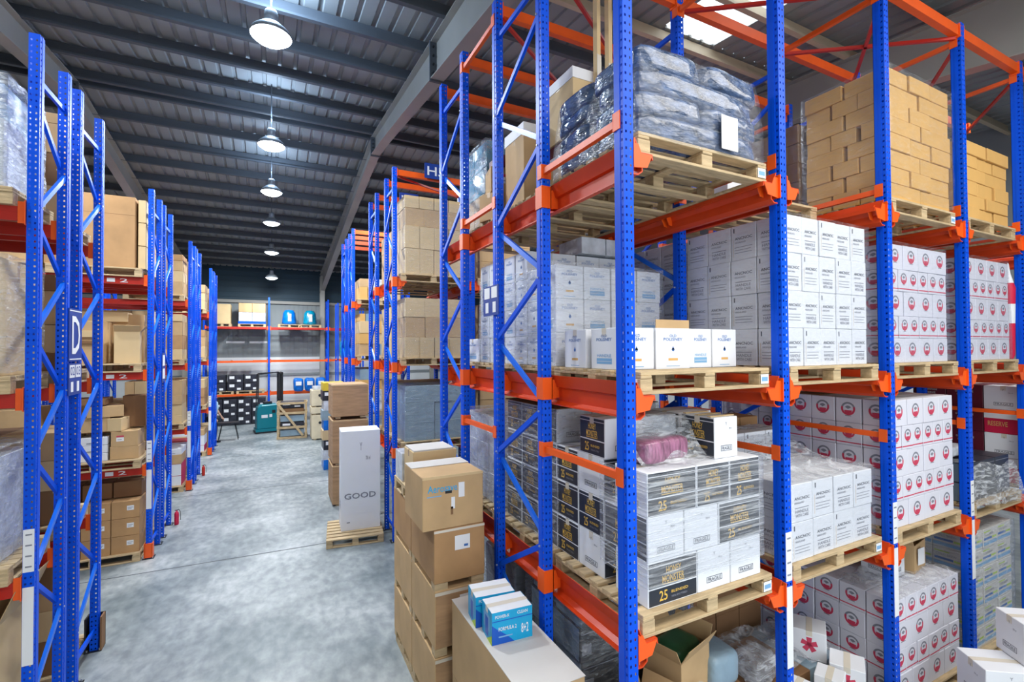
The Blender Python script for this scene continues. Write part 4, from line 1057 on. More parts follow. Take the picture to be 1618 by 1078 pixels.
bag((2.70, 2.66, 1.0), .34, .25, .26, GREENPL, 'dark green bag sticking out of the open tan carton', 'bag', seed=9, amp=.05, rz=.25)
bag((3.05, 2.64, .86), .30, .30, .26, GREYPL, 'grey-blue plastic bundle beside the open carton with green goods', 'wrapped bundle', seed=13, amp=.05, name='wrapped_bundle')
def bagfn(u, v):
    return (2.62+.66*u, 2.24+.18*v+.05*sin(u*8), .15+.80*v*(1-.30*u)+.05*noise.noise(Vector((u*5, v*5, 5))))
sheet(bagfn, 24, 22, FILMW, 'plastic_sheet', 'torn clear plastic hanging over the first-lane jumble')
stack(2.08, 3.15, 4.1, 4.8, .0, [(3, 2, .3, 'wrapw')]*4, 'rear floor first-lane load')
film_shell(2.06, 3.17, 4.08, 4.82, .02, 1.25, 'clear film round the rear floor first-lane load', FILMH, amp=.03)

# ================================================================== AISLE GOODS ON THE RIGHT
carton('tan', 1.565, 3.17, .60, .445, 1.26, .60, 'long tan box with grey top beside the rack, carrying the blue boxes', name='long_box', parts=False)
b = MB(); b.box(-.224, .224, -.635, .635, .6, .604, GREYC); b.obj('top_sheet', [q for q in C.objects if q.name.startswith('long_box')][-1])['label'] = 'pale grey top sheet'
b = MB(); b.box(1.345, 1.785, 2.54, 3.8, .14, .595, TAN); b.box(1.36, 1.77, 2.6, 2.7, 0, .14, WOOD); b.box(1.36, 1.77, 3.6, 3.7, 0, .14, WOOD); b.box(1.36, 1.77, 3.1, 3.2, 0, .14, WOOD)
tag(b.obj('long_box'), 'long tan box on timber feet under the grey-topped one', 'carton')
def f_soap(f):
    f.rect(0, 1, 0, 1, CYAN); f.poly([(0, 0), (.55, 0), (.35, .25), (.1, .5), (0, .62)], CYAN2, 2); f.rect(0, 1, .70, .73, CYAN2, 2)
    f.text('POWER-X', .08, .42, .80, .90, LABEL, 3); f.text('CLEAN', .62, .88, .82, .92, LABEL, 3); f.text('FORMULA 2', .16, .6, .40, .52, LABEL, 3); f.text('8+2', .72, .9, .2, .5, LABEL, 3); f.rect(.16, .5, .2, .24, PALEBLUE, 3)
def f_soapl(f):
    f.rect(0, 1, 0, 1, CYAN); f.rect(.2, .8, .3, .8, PALEBLUE, 2); f.rect(.35, .65, .1, .7, CYAN2, 3); f.poly([(.5, 0), (1, 0), (1, .3)], LIME, 3)
STYLE['soap'] = (WHITE, dict(F=f_soap, L=f_soapl, R=f_soapl), 'bright blue and white')
def soap(x, y, rz, label):
    carton('soap', x, y, 1.204, .31, .215, .225, label, 'blue and white boxes on the long box', rz=rz)
soap(1.545, 3.175, -.08, 'bright blue and white box, nearer one, on the grey-topped long box'); soap(1.530, 3.42, -.12, 'bright blue and white box standing behind its twin on the long box')
# plywood-brown crates in tiers
for tier, z0 in enumerate((.07, .64)):
    for j in range(2):
        r = empty('cardboard_crate', (1.475, 4.35+.765*j, z0)); tag(r, f"large tan crate, {LN[tier]} tier, {'nearer' if j == 0 else 'farther'} one of the pair beside the rack", 'crate', 'tan crates beside the rack')
        b = MB(); b.cbox(-.225, .225, -.375, .375, .07, .565, TAN, .006); bo = b.obj('box', r)
        [MB().box(x-.055, x+.055, y-.045, y+.045, 0, .07, WOOD).obj('skid_block', r) for x in (-.168, .168) for y in (-.32, .0, .32)]
        MB().box(-.218, .218, -.379, -.375, .08, .53, PLY).obj('front_panel', r)['label'] = 'brown plywood front panel'
        b = MB(); f = Face(b, .45, .76, .565, 'F'); f.rect(.5, .8, .66, .88, LABEL); f.rect(.68, .77, .7, .76, CYAN, 2); f.rect(0, 1, .93, .98, TAPEW); b.obj('label', r, fix=False)
b = MB(); [b.box(x-.04, x+.04, 4.0, 5.46, 0, .07, WOOD) for x in (1.3, 1.475, 1.65)]; tag(b.obj('skid_base'), 'timber skid base under the tan crates', 'skid')
for j in range(2):
    r = empty('cardboard_crate', (1.48, 4.35+.765*j, 1.205)); tag(r, f"brown crate with white label, third tier, {'nearer' if j == 0 else 'farther'} one beside the rack", 'crate', 'tan crates beside the rack')
    b = MB(); b.cbox(-.235, .235, -.375, .375, .06, .52, TAN2, .006); b.obj('box', r)
    [MB().box(x-.06, x+.06, y-.045, y+.045, 0, .06, WOOD).obj('skid_block', r) for x in (-.17, .17) for y in (-.32, .32)]
    b = MB(); f = Face(b, .47, .75, .52, 'F'); f.rect(.4, .7, .62, .86, LABEL); f.rect(.58, .66, .66, .7, BLUEINK, 2); f.rect(0, 1, .95, .99, TAPEW); b.obj('label', r, fix=False)
r = empty('printed_box', (1.425, 4.28, 1.727)); tag(r, 'tan box with bright blue lettering on top of the tan crates', 'carton')
b = MB(); b.cbox(-.28, .28, -.3, .3, 0, .46, TAN, .006); b.box(-.28, .28, -.301, -.299, .44, .462, TAN4); b.obj('box', r)
b = MB(); f = Face(b, .56, .6, .46, 'F'); f.text('Aerosave', .08, .56, .70, .84, CYAN); f.rect(.07, .3, .62, .64, PALEBLUE); f.rect(.58, .68, .56, .84, LABEL, 3); f.rect(.46, .52, .36, .58, LABEL, 2); f.rect(.36, .47, .66, .71, DARK, 3); f.rect(.45, .49, .25, .4, TAN3, 2); b.obj('lettering', r, fix=False)
b = MB(); b.box(-.28, .28, .06, .30, .462, .466, GREYC); b.obj('top_flap', r)
pallet(1.24, 1.72, 4.72, 5.44, 1.727, 'small pallet on the far tan crate', False, group=None)
carton('pale', 1.50, 4.92, 1.867, .46, .36, .38, 'whitish worn box behind the blue-lettered box', tape=2)
carton('wrapw', 1.47, 5.27, 1.867, .44, .30, .30, 'white film-wrapped box at the back of the tan crates', parts=False)
b = MB(); b.box(1.28, 1.7, 4.75, 5.1, 2.249, 2.262, GREYC); tag(b.obj('cardboard_sheet'), 'grey cardboard sheet on the whitish worn box', 'cardboard sheet')

# tall white carton on its own pallet
pallet(.86, 1.78, 8.38, 9.35, 0, 'pine pallet standing in the aisle under the tall white carton', True, rz=-.12, group=None)
r = carton('plainw', 1.42, 8.98, .14, .66, .52, 1.72, 'tall white carton with four dark letters on the aisle pallet', rz=-.06, name='tall_carton', parts=False)
b = MB(); f = Face(b, .66, .52, 1.72, 'F'); f.rect(.2, .8, .16, .32, WHITE, 3); f.text('GOOD', .08, .88, .315, .372, GREYINK, 4); f.text('GOOD', .085, .885, .313, .370, GREYINK, 5); f.rect(.14, .22, .075, .085, GREYINK, 4); b.obj('lettering', r, fix=False)
for k, (z0, z1, m_) in enumerate(((.0, .85, PLY), (.86, 1.80, PLY), (1.83, 2.55, PLY))):
    r = empty('plywood_crate', (1.50, 11.06, z0)); tag(r, f"brown plywood crate, {LN[k]} of the stack behind the tall white carton", 'crate', 'plywood crates behind the tall carton')
    b = MB(); b.cbox(-.36, .36, -.42, .42, .04, z1-z0, m_, .006); b.obj('box', r)
    b = MB(); b.box(-.365, .365, -.425, .425, (z1-z0)-.03, (z1-z0)-.01, TAN4); b.box(-.3, -.2, -.4, .4, 0, .04, WOOD); b.box(.2, .3, -.4, .4, 0, .04, WOOD); b.obj('battens', r)
# mixed blue and yellow goods, narrow pile
mc = ['bluebag', 'wrapw', 'blackg', 'pale', 'bluebag', 'grey', 'wrapw', 'blackg']
STYLE['yel'] = (YELLOW, {}, 'yellow')
for k in range(8):
    carton(mc[k], 1.53+.015*((-1)**k), 14.3, k*.27, .55, .6, .268, f"{STYLE[mc[k]][2]} package, {LN[k]} from the floor in the narrow mixed pile", 'packages in the narrow mixed pile', parts=False, name='package')
carton('yel', 1.53, 14.3, 2.16, .56, .62, .22, 'yellow package topping the narrow mixed pile', name='package', parts=False)

# ================================================================== RIGHT BLOCKS FURTHER DOWN THE AISLE
def far_block(ysets, lanes, nm, h=6.45):
    for k in range(lanes+1):
        for q, ys in enumerate(ysets):
            frame(PX(k), ys, h, f"blue braced frame of the {nm} right block, {LN_[k]} post line, {'front' if q == 0 else 'rear'}", group=f'frames of the {nm} right block')
        y0, y1 = ysets[0][0], ysets[-1][-1]
        for ln, z in LVL.items():
            for s in ([1] if k == 0 else ([-1, 1] if k < lanes else [-1])):
                rail(PX(k), y0-.04, y1+.05, z, s, f"orange {ln}-level rail of the {nm} right block, {LN_[k]} post line, {'outer' if s > 0 else 'aisle'} side", f'rails of the {nm} right block', [y for ys in ysets for y in ys], (y0, ysets[-1][0]) if k == 0 else ())
    for q, ys in enumerate(ysets):
        for k in range(lanes):
            for e, y in enumerate(ys):
                tie(PX(k)+.02, PX(k+1)-.02, y, h-.08, f"red overhead tie of the {nm} right block, {LN_[k]} lane, {LN_[2*q+e]} row", f'overhead ties of the {nm} block')
far_block([[8.27, 8.9], [9.8, 10.48]], 2, 'second')
far_block([[12.95, 13.6], [14.25, 15.0]], 1, 'third')
b = MB(); b.bar((PX(0)+.05, 8.27, 6.3), (PX(1)-.05, 8.9, 6.3), .03, .03, RED); tag(b.obj('plan_brace'), 'thin red plan brace over the second right block', 'plan brace')
signboard('rack_sign', (2.62, 8.2, 6.47), 0, .42, .27, [('H5', .12, .88, .2, .8, LABEL)], 'navy sign reading H5 on the overhead tie of the second block')
signboard('rack_sign', (2.30, 8.86, 6.10), 0, .36, .26, [('H9', .12, .88, .2, .8, LABEL)], 'navy sign reading H9 above the tan cartons of the second block')
for k in range(2):
    for dp in range(2):
        for ln in ('lower', 'middle', 'top'):
            y0 = 8.26+1.1*dp
            pallet(LX(k), LX(k)+1.2, y0, y0+1.0, LVL[ln], f"pine pallet, {ln} level, {LN_[k]} lane, {'front' if dp == 0 else 'rear'}, second right block", False)
stack(2.08, 3.16, 8.3, 9.2, 4.62, [(4, 3, .46, 'pale'), (4, 3, .40, 'pale'), (3, 3, .32, 'tan'), (4, 3, .22, 'pale')], 'top level, second right block', jit=.012)
stack(2.08, 3.16, 8.3, 9.2, 3.14, [(4, 3, .36, 'pale'), (3, 3, .36, 'tan'), (3, 3, .34, 'pale')], 'middle level, second right block', jit=.012)
film_shell(2.06, 3.18, 8.28, 9.22, 3.15, 4.2, 'clear film round the middle load of the second right block', FILM)
film_shell(2.06, 3.18, 8.28, 9.22, 4.63, 5.95, 'clear film round the top load of the second right block', FILM)
stack(2.08, 3.16, 8.3, 9.2, 1.67, [(2, 2, .34, 'grey'), (2, 2, .33, 'grey'), (1, 2, .3, 'grey')], 'lower level, second right block', jit=.01)
film_shell(2.06, 3.18, 8.28, 9.22, 1.68, 2.66, 'loose film round the grey-blue load of the second right block', FILM, amp=.03)
for ln, z, st in (('lower', 1.67, 'tan'), ('middle', 3.14, 'pale'), ('top', 4.62, 'tan')):
    stack(2.08, 3.16, 9.4, 10.3, z, [(3, 2, .33, st)]*3, f'rear {ln} level, second block')
    stack(3.5, 4.6, 8.3, 9.2, z, [(3, 2, .33, 'tan')]*3, f'second-lane {ln} level, second block')
pile(2.05, 3.15, 8.35, 9.3, 0, 1.25, ['tan', 'pale', 'wrapw'], 'floor of the second right block', rnd=12)
for dp in range(2):
    for ln in ('lower', 'middle', 'top'):
        y0 = 12.95+1.1*dp
        pallet(LX(0), LX(0)+1.2, y0, y0+1.0, LVL[ln], f"pine pallet, {ln} level, {'front' if dp == 0 else 'rear'}, third right block", False)
        pile(2.06, 3.14, y0+.04, y0+.9, LVL[ln]+.14, LVL[ln]+.14+(1.1 if ln != 'top' else .55), ['pale', 'tan', 'wrapw', 'gold', 'grey'], f"{'front' if dp == 0 else 'rear'} {ln} level, third block", rnd=20+dp*3+len(ln), tape=(0,))

# ================================================================== LEFT RACKS (rows across, beams facing the camera)
XL = -1.735
LH = 5.88
rows = [(5.22, 'first'), (9.42, 'second'), (13.5, 'third'), (17.7, 'fourth')]
BZ = (('top', 4.45), ('middle', 2.95), ('lower', 1.45))
for yr, nm in rows:
    for q, (ya, yb, w_) in enumerate(((yr, yr+.6, 'front'), (yr+.93, yr+1.6, 'back'))):
        frame(XL, [ya, yb], LH, f"blue braced end frame at the aisle, {w_} half of the {nm} left rack", group='end frames of the left racks', nodes0=.48, pitch=.99, strips=(STRIPA, STRIPB) if q == 0 else None, cap=(q == 0 and nm != 'first'))
        frame(XL-2.75, [ya, yb], LH, f"blue inner frame away from the aisle, {w_} half of the {nm} left rack", group='inner frames of the left racks', nodes0=.48, pitch=.99)
        for ln, z in BZ:
            for y, fw in ((ya, 'front'), (yb, 'rear')):
                yy = y-.02 if fw == 'front' else y+.02
                beam(XL-2.75+PW/2, XL-PW/2, yy, z, f"red {ln}-level beam, {fw} side, {w_} half of the {nm} left rack", 'beams of the left racks', RED,
                     mark=('2', '1') if (fw == 'front' and q == 0 and nm == 'second') else None)
signboard('rack_sign', (XL+.045, 5.98, 3.44), radians(90), .33, .50, [('D', .2, .84, .14, .86, LABEL)], 'blue sign with white letter D at the aisle end of the first left rack', panels=((.04, .96, .03, .05, LABEL), (.04, .96, .95, .97, LABEL)))
signboard('rack_sign', (XL+.045, 5.98, 3.02), radians(90), .33, .30, [('02', .1, .42, .62, .9, SIGNB), ('03', .56, .88, .62, .9, SIGNB)], 'small blue bay-number sign below the letter D sign', panels=((.06, .45, .55, .95, LABEL), (.52, .92, .55, .95, LABEL), (.16, .34, .1, .42, LABEL), (.62, .8, .1, .42, LABEL)))
signboard('rack_sign', (XL+.045, 10.17, 3.0), radians(90), .25, .5, [], 'small blue and white sign at the end of the second left rack', panels=((.15, .85, .55, .92, LABEL), (.15, .85, .1, .45, LABEL)))
# column guard at the back foot of the first rack
b = MB(); b.box(-.075, -.06, -.07, .07, 0, .36, BLKM); b.box(.06, .075, -.07, .07, 0, .36, TAN3); b.box(-.075, .075, .055, .07, 0, .36, BLKM)
o = b.obj('post_guard'); o.location = (XL, 6.82, .008); tag(o, 'black and brown steel guard round the last foot of the first left rack', 'post guard')
def lp(x0, y0, z, lab, detail=False, dd=.95): pallet(x0, x0+1.15, y0, y0+dd, z, lab, detail)
lf = {'floor': 0, 'lower': 1.45, 'middle': 2.95, 'top': 4.45}
for yr, nm in rows:
    for q, w_ in enumerate(('front', 'back')):
        y0 = yr-.10 if q == 0 else yr+.92
        for ln, z in lf.items():
            for c in range(2 if nm in ('first', 'second') and q == 0 else 1):
                lp(XL-.10-1.15-c*1.25, y0, z, f"pine pallet, {ln} level, {'end' if c == 0 else 'inner'} bay, {w_} half of the {nm} left rack", detail=(nm == 'second' and q == 0 and c == 0), dd=.80)
Lx1 = XL-.12
# second left rack, front half
y0 = 9.36; y1 = 10.1
r = carton('brown', Lx1-.62, y0+.36, 4.59, 1.08, .70, 1.12, 'very large brown cardboard box at the top of the second left rack', name='large_box', tape=0)
b = MB(); f = Face(b, 1.08, .70, 1.12, 'F'); f.rect(.24, .32, .12, .15, LABEL); f.rect(0, 1, .74, .745, TAN3); b.obj('small_label', r, fix=False)
for k, (hh) in enumerate((.36, .36, .36)):
    carton('pale', Lx1+.0, y0+.38, 4.59+k*.37, .10, .66, .36, f"narrow pale carton beside the very large brown box, {LN[k]} layer", 'narrow pale cartons, second left rack', parts=False)
# middle level
yq = y0
carton('tan', -2.63, yq+.3, 3.09, .60, .56, .66, 'big tan box in the middle level of the second left rack', 'tan boxes, second left rack')
b = MB(); b.box(-2.90, -2.38, yq-.01, yq+.02, 3.40, 3.44, TAN3); b.box(-2.90, -2.38, yq-.012, yq+.02, 3.5, 3.6, TAN4); tag(b.obj('cardboard_flap'), 'folded flap across the big tan box, second left rack', 'cardboard flap')
open_box(-2.06, yq+.24, 3.09, .32, .30, .50, 'pale', 'pale box with torn open flaps, middle level, second left rack', rz=.12, ang=.7, flaps=(1, 1, 0, 0))
carton('tan', -2.12, yq+.61, 3.09, .42, .18, .8, 'tall tan box behind the torn open box, second left rack')
carton('pale', -2.42, yq+.62, 3.76, .6, .3, .16, 'flat pale box on top in the middle level, second left rack', parts=False)
# lower level
def lc(st, x, z, w_, h_, lab, rz=0, dy=0, tp=0): carton(st, x, yq+.28+dy, z, w_, .42, h_, lab, 'mixed boxes, lower level of second left rack', rz=rz, tape=tp)
lc('tan', -2.06, 1.59, .36, .20, 'long tan box at the bottom right, lower level, second left rack')
lc('tan', -2.06, 1.79, .34, .24, 'tan box with red-edged label, lower level, second left rack', tp=2)
for k in range(3): lc('plainw', -2.44, 1.59+.125*k, .34, .12, f"slim white box with red print, {LN[k]} of three, lower level, second left rack")
lc('tan', -2.80, 1.59, .34, .42, 'tan box at the inner side, lower level, second left rack', tp=1)
lc('tan', -2.50, 2.035, .46, .22, 'tan box tilted across the pile, lower level, second left rack', rz=.12)
lc('pale', -2.16, 2.035, .18, .20, 'small pale box near the top of the pile, second left rack', rz=-.15)
lc('tan', -2.34, 2.26, .44, .17, 'tan box crowning the pile, lower level, second left rack', rz=.2)
lc('dark', -2.55, 2.45, .5, .10, 'dark flat box highest in the lower level, second left rack')
carton('dark', -2.0, yq+.5, 2.06, .3, .3, .5, 'dark box behind the crowning tan box, second left rack', parts=False)
# floor level: three rows
for k in range(3):
    for i in range(3):
        carton('brown', -2.03-.36*i, yq+.24, .14+.27*k, .35, .44, .266, f"brown carton, {LN[k]} layer, {OA[i]}, floor of the second left rack", 'brown cartons on the floor, second left rack', tape=1)
for i in range(3):
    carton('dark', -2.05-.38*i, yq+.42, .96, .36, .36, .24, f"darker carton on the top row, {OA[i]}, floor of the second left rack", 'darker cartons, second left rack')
for ln, z, hgt in (('floor', .14, .9), ('lower', 1.59, .85), ('middle', 3.09, .9), ('top', 4.59, .8)):
    if ln != 'floor': pile(-4.2, -3.12, y0, y0+.7, z, z+hgt, ['tan', 'pale', 'tan', 'wrapw'], f'inner bay, {ln} level, second left rack', rnd=31+len(ln))
    pile(-2.95, Lx1-.02, 10.38, 11.0, z, z+hgt, ['tan', 'pale', 'brown', 'tan'], f'back half, {ln} level, second left rack', rnd=41+len(ln))
# first left rack: ends of loads seen through the frame
yq1 = 5.16
carton('wrapw', Lx1-.60, yq1+.34, 4.59, 1.10, .68, .55, 'white film-wrapped lower load at the top of the first left rack', name='wrapped_load', parts=False, cat='wrapped load')
carton('grey', Lx1-.60, yq1+.34, 5.15, 1.04, .66, .30, 'grey-blue wrapped load upper part at the top of the first left rack', name='wrapped_load', parts=False, cat='wrapped load')
film_shell(Lx1-1.16, Lx1-.03, yq1-.01, yq1+.70, 4.6, 5.5, 'shiny film round the top load of the first left rack', FILMW, amp=.025)
carton('pale', Lx1-.60, yq1+.34, 3.09, 1.06, .66, .95, 'large pale box in the middle of the first left rack', name='large_box', tape=1)
film_shell(Lx1-1.16, Lx1-.03, yq1-.01, yq1+.70, 3.12, 4.06, 'dusty film round the large pale box of the first left rack', FILMH, amp=.02)
carton('wrapw', Lx1-.60, yq1+.34, 1.59, 1.02, .62, .85, 'white wrapped load at the lower level of the first left rack', name='wrapped_load', parts=False, cat='wrapped load')
film_shell(Lx1-1.15, Lx1-.06, yq1+.0, yq1+.68, 1.6, 2.5, 'crumpled film round the lower load of the first left rack', FILMH, amp=.04)
open_box(Lx1-.60, yq1+.34, .14, 1.08, .68, .98, 'pale', 'huge open tan bin at the floor of the first left rack', flaps=(1, 1, 1, 1), ang=.4)
for ln, z, hgt in (('floor', .14, 1.05), ('lower', 1.59, .9), ('middle', 3.09, .95), ('top', 4.59, 1.05)):
    pile(-2.95, Lx1-.02, 6.18, 6.86, z, z+hgt, ['tan', 'pale', 'dark', 'tan'], f'back half, {ln} level, first left rack', rnd=51+len(ln))
    pile(-4.2, -3.12, yq1, yq1+.66, z, z+hgt*.9, ['tan', 'wrapw', 'pale'], f'inner bay, {ln} level, first left rack', rnd=61+len(ln))
r = empty('edge_protector', (-2.2, 5.93, 4.5)); tag(r, 'tall cardboard edge protector between the halves of the first left rack', 'edge protector')
MB().box(0, .05, 0, .005, 0, 1.2, TAN4).box(0, .005, .005, .05, 0, 1.2, TAN4).obj('angle_board', r)
# third and fourth left racks
for yr, nm, sd in ((13.5, 'third', 71), (17.7, 'fourth', 91)):
    for q, w_ in enumerate(('front', 'back')):
        y_ = yr-.06 if q == 0 else yr+.96
        for e, (ln, z, hgt) in enumerate((('floor', .14, .85), ('lower', 1.59, 1.0), ('middle', 3.09, 1.05), ('top', 4.59, .95))):
            sts = (['tan', 'pale', 'brown'] if e != 0 else ['tan', 'magw', 'plainw', 'pale'])
            pile(-2.95, Lx1-.02, y_, y_+.70, z, z+hgt*(1 if nm == 'third' else .8), sts, f'{w_} half, {ln} level, {nm} left rack', rnd=sd+e+q*9, wr=(.3, .55), tape=(0, 1))
for i, (y, m_, w_) in enumerate(((14.9, RED, 'red'), (10.95, MAG, 'magenta'))):
    r = empty('fire_extinguisher', (-1.60, y, 0)); tag(r, f"small {w_} fire extinguisher at the foot of a left rack", 'fire extinguisher')
    r.scale = (.62, .62, .62)
    MB().lathe([(0, .0), (.055, .0), (.06, .05), (.06, .32), (.045, .38), (.02, .40), (.018, .43), (0, .43)], m_, 16).obj('cylinder', r, True)
    b = MB(); b.tube([(0, 0, .43), (.05, 0, .46), (.09, .02, .38), (.10, .02, .12)], .008, BLKM, 6); b.obj('hose', r); b = MB(); b.box(-.05, .04, -.01, .01, .43, .45, BLKM); b.obj('handle', r)

# ================================================================== FAR END
YE = 24.3
for x, w_ in ((-2.62, 'left'), (-.12, 'middle'), (2.40, 'right'), (4.9, 'hidden right')):
    frame(x, [YE, YE+.85], 5.68, f"blue frame of the end-wall rack, {w_} one", group='frames of the end-wall rack')
for i, (xa, xb) in enumerate(((-2.62, -.12), (-.12, 2.40), (2.40, 4.9))):
    for ln, z in (('top', 4.33), ('middle', 2.83), ('lower', 1.35)):
        for y, fw in ((YE-.02, 'front'), (YE+.87, 'rear')):
            beam(xa+PW/2, xb-PW/2, y, z, f"{fw} {ln} beam of the end-wall rack, {LN_[i]} bay", 'beams of the end-wall rack', ORANGE if ln != 'top' else RED, hh=.09)
def fp(x, z, lab, w_=1.1, blue=False):
    o = pallet(x-w_/2, x+w_/2, YE-.03, YE+.9, z, lab, False)
    return o
fp(-2.05+.1, 4.33, 'pallet at the far left top of the end-wall rack', .7); fp(-.80, 4.33, 'pallet in the top left bay of the end-wall rack')
b = MB(); b.box(-1.34, -.26, YE-.03, YE+.9, 4.475, 4.58, BLUE); tag(b.obj('blue_tray'), 'blue tray under the wrapped cartons of the end-wall rack', 'tray')
carton('pale', -1.95, YE+.4, 4.475, .62, .8, .85, 'film-wrapped tan load at the far left top of the end-wall rack', parts=False)
for i in range(2):
    for k in range(2):
        carton('tan' if k else 'wrapw', -1.06+.53*i, YE+.4, 4.585+.41*k, .52, .8, .40, f"{'tan' if k else 'white-wrapped'} block on the blue tray, {'aisle' if i else 'left'} column, end-wall rack", 'wrapped cartons on the blue tray', parts=False)
for x, m_, w_ in ((.72, BLUEPL, 'darker'), (1.62, BLUEPL, 'brighter')):
    fp(x, 4.33, f"pale pallet under the {w_} blue drum of the end-wall rack", .95)
    r = empty('wrapped_drum', (x, YE+.4, 4.475)); tag(r, f"{w_} blue film-wrapped drum at the top of the end-wall rack", 'drum')
    MB().lathe([(0, 0), (.30, 0), (.31, .1), (.29, .3), (.26, .55), (.18, .68), (0, .7)], BLUEPL if w_ == 'darker' else TEALPL, 18).obj('drum_body', r, True)
    MB().box(-.06, .08, -.32, -.29, .15, .5, WRAPW).obj('white_label', r)
for x0 in (-2.0, -1.15):
    r = empty('steel_tray', (x0, YE+.4, 2.83)); tag(r, f"grey steel tray on the middle level, {'left' if x0 < -1.5 else 'right'} one of the end-wall rack", 'tray', 'steel trays')
    MB().box(-.38, .38, -.4, .4, 0, .03, LAMPM).obj('tray', r)
for i in range(4):
    for k in range(2):
        x = -2.1+.62*i + (.0 if i < 1 else .05)
        if x > -.3: continue
        carton('blackg', x, YE+.4, 1.49+.36*k, .58, .8, .35, f"black white-labelled pack on the lower beams, {LN[k]} layer, {OL[i]} in the row", 'black packs on the lower beams', parts=False, name='package')
fp(-2.0, 1.35, 'pallet at the far left, lower level, end-wall rack', 1.0); fp(-.85, 1.35, 'pallet under the black packs, lower level, end-wall rack')
for i in range(4):
    for k in range(3):
        carton('blackg', -2.2+.56*i, YE+.3, .02+.38*k, .54, .8, .37, f"black white-labelled pack on the floor, {LN[k]} layer, {OL[i]} in the row, end-wall rack", 'black packs on the floor', parts=False, name='package')
for i in range(3):
    bag((1.10+.48*i, YE-.0, 1.35+.33), .43, .6, .62, BLUEPL, f"bright blue sack on the lower beams, {OL[i]} in the row", 'sack', 'blue sacks of the end-wall rack', seed=30+i, amp=.05, name='sack')
    b = MB(); f = Face(b, .3, .3, .3, 'F'); f.rect(.1, .9, .1, .7, LABEL); o = b.obj('white_print', fix=False); o.parent = C.objects[-1] if False else None
    o.parent = [q for q in C.objects if q.name.startswith('sack')][-1]; o.location = (0, -.165, -.05)
bag((2.9, 22.0, 3.3), .5, .5, .8, TEALPL, 'teal drum-like bag in the rack right of the end column', 'bag', seed=44, amp=.05)
b = MB(); b.box(2.5, 3.6, 21.6, 22.4, 2.85, 2.89, ORANGE); b.box(2.5, 3.6, 21.6, 22.4, 1.35, 1.39, ORANGE); b.box(2.5, 2.56, 21.6, 21.66, 0, 5.3, BLUE); b.box(3.54, 3.6, 21.6, 21.66, 0, 5.3, BLUE); b.box(2.5, 2.56, 22.34, 22.4, 0, 5.3, BLUE); b.box(3.54, 3.6, 22.34, 22.4, 0, 5.3, BLUE); tag(b.obj('side_shelving'), 'blue and orange shelving unit close to the right end column', 'shelving')

# teal pallet stacker truck
r = empty('stacker_truck', (-.20, 21.75, 0), radians(8)); tag(r, 'teal electric stacker truck with black mast near the end wall', 'forklift')
prof = [(-.38, .16), (-.38, .80), (-.34, 1.02), (-.22, 1.10), (.36, 1.12), (.42, 1.0), (.42, .16)]
b = MB(); b.prism(prof, 'y', -.40, .25, TEALM); bo = b.obj('body', r); bo.modifiers.new('bv', 'BEVEL').width = .03
b = MB(); b.box(-.42, .62, -.43, .3, .06, .17, TEALM); b.box(-.44, .5, -.45, .3, .02, .06, BLKM); b.obj('chassis', r)
b = MB(); b.box(-.22, .0, -.412, -.402, .60, .72, LABEL); b.box(.06, .16, -.412, -.402, .62, .74, LABEL); b.obj('lettering', bo)
b = MB(); b.box(.16, .28, -.41, -.40, .78, .9, BLKM); b.obj('handle_recess', bo)
for x in (-.3, .48):
    for y in (-.3, .2):
        b = MB(); b.tube([(x, y-.04, .08), (x, y+.04, .08)], .078, BLKM, 16); b.obj('wheel', r)
b = MB()
for x in (.46, .58): b.box(x, x+.05, .05, .15, .06, 2.38, BLKM); b.box(x, x+.05, .42, .5, .06, 2.38, BLKM)
for z in (.3, 1.2, 2.3): b.box(.46, .63, .05, .5, z, z+.06, BLKM)
b.box(.5, .6, .1, .45, .2, 1.3, BLKM); ms = b.obj('mast', r)
b = MB(); b.bar((-.34, -.3, 1.08), (-.30, -.2, 2.36), .04, .04, BLKM); b.bar((-.30, -.2, 2.36), (.48, .1, 2.38), .04, .04, BLKM); b.bar((-.30, .25, 2.30), (.48, .3, 2.38), .04, .04, BLKM); b.bar((-.34, .2, 1.08), (-.30, .25, 2.3), .04, .04, BLKM); b.bar((-.3, -.2, 2.36), (-.3, .25, 2.3), .04, .04, BLKM); b.obj('overhead_guard', r)
b = MB(); b.box(.63, 1.5, .1, .18, .06, .1, BLKM); b.box(.63, 1.5, .36, .44, .06, .1, BLKM); b.obj('forks', ms)
b = MB(); b.box(-.1, .2, -.1, .2, 1.12, 1.2, BLKM); b.obj('control_panel', r)

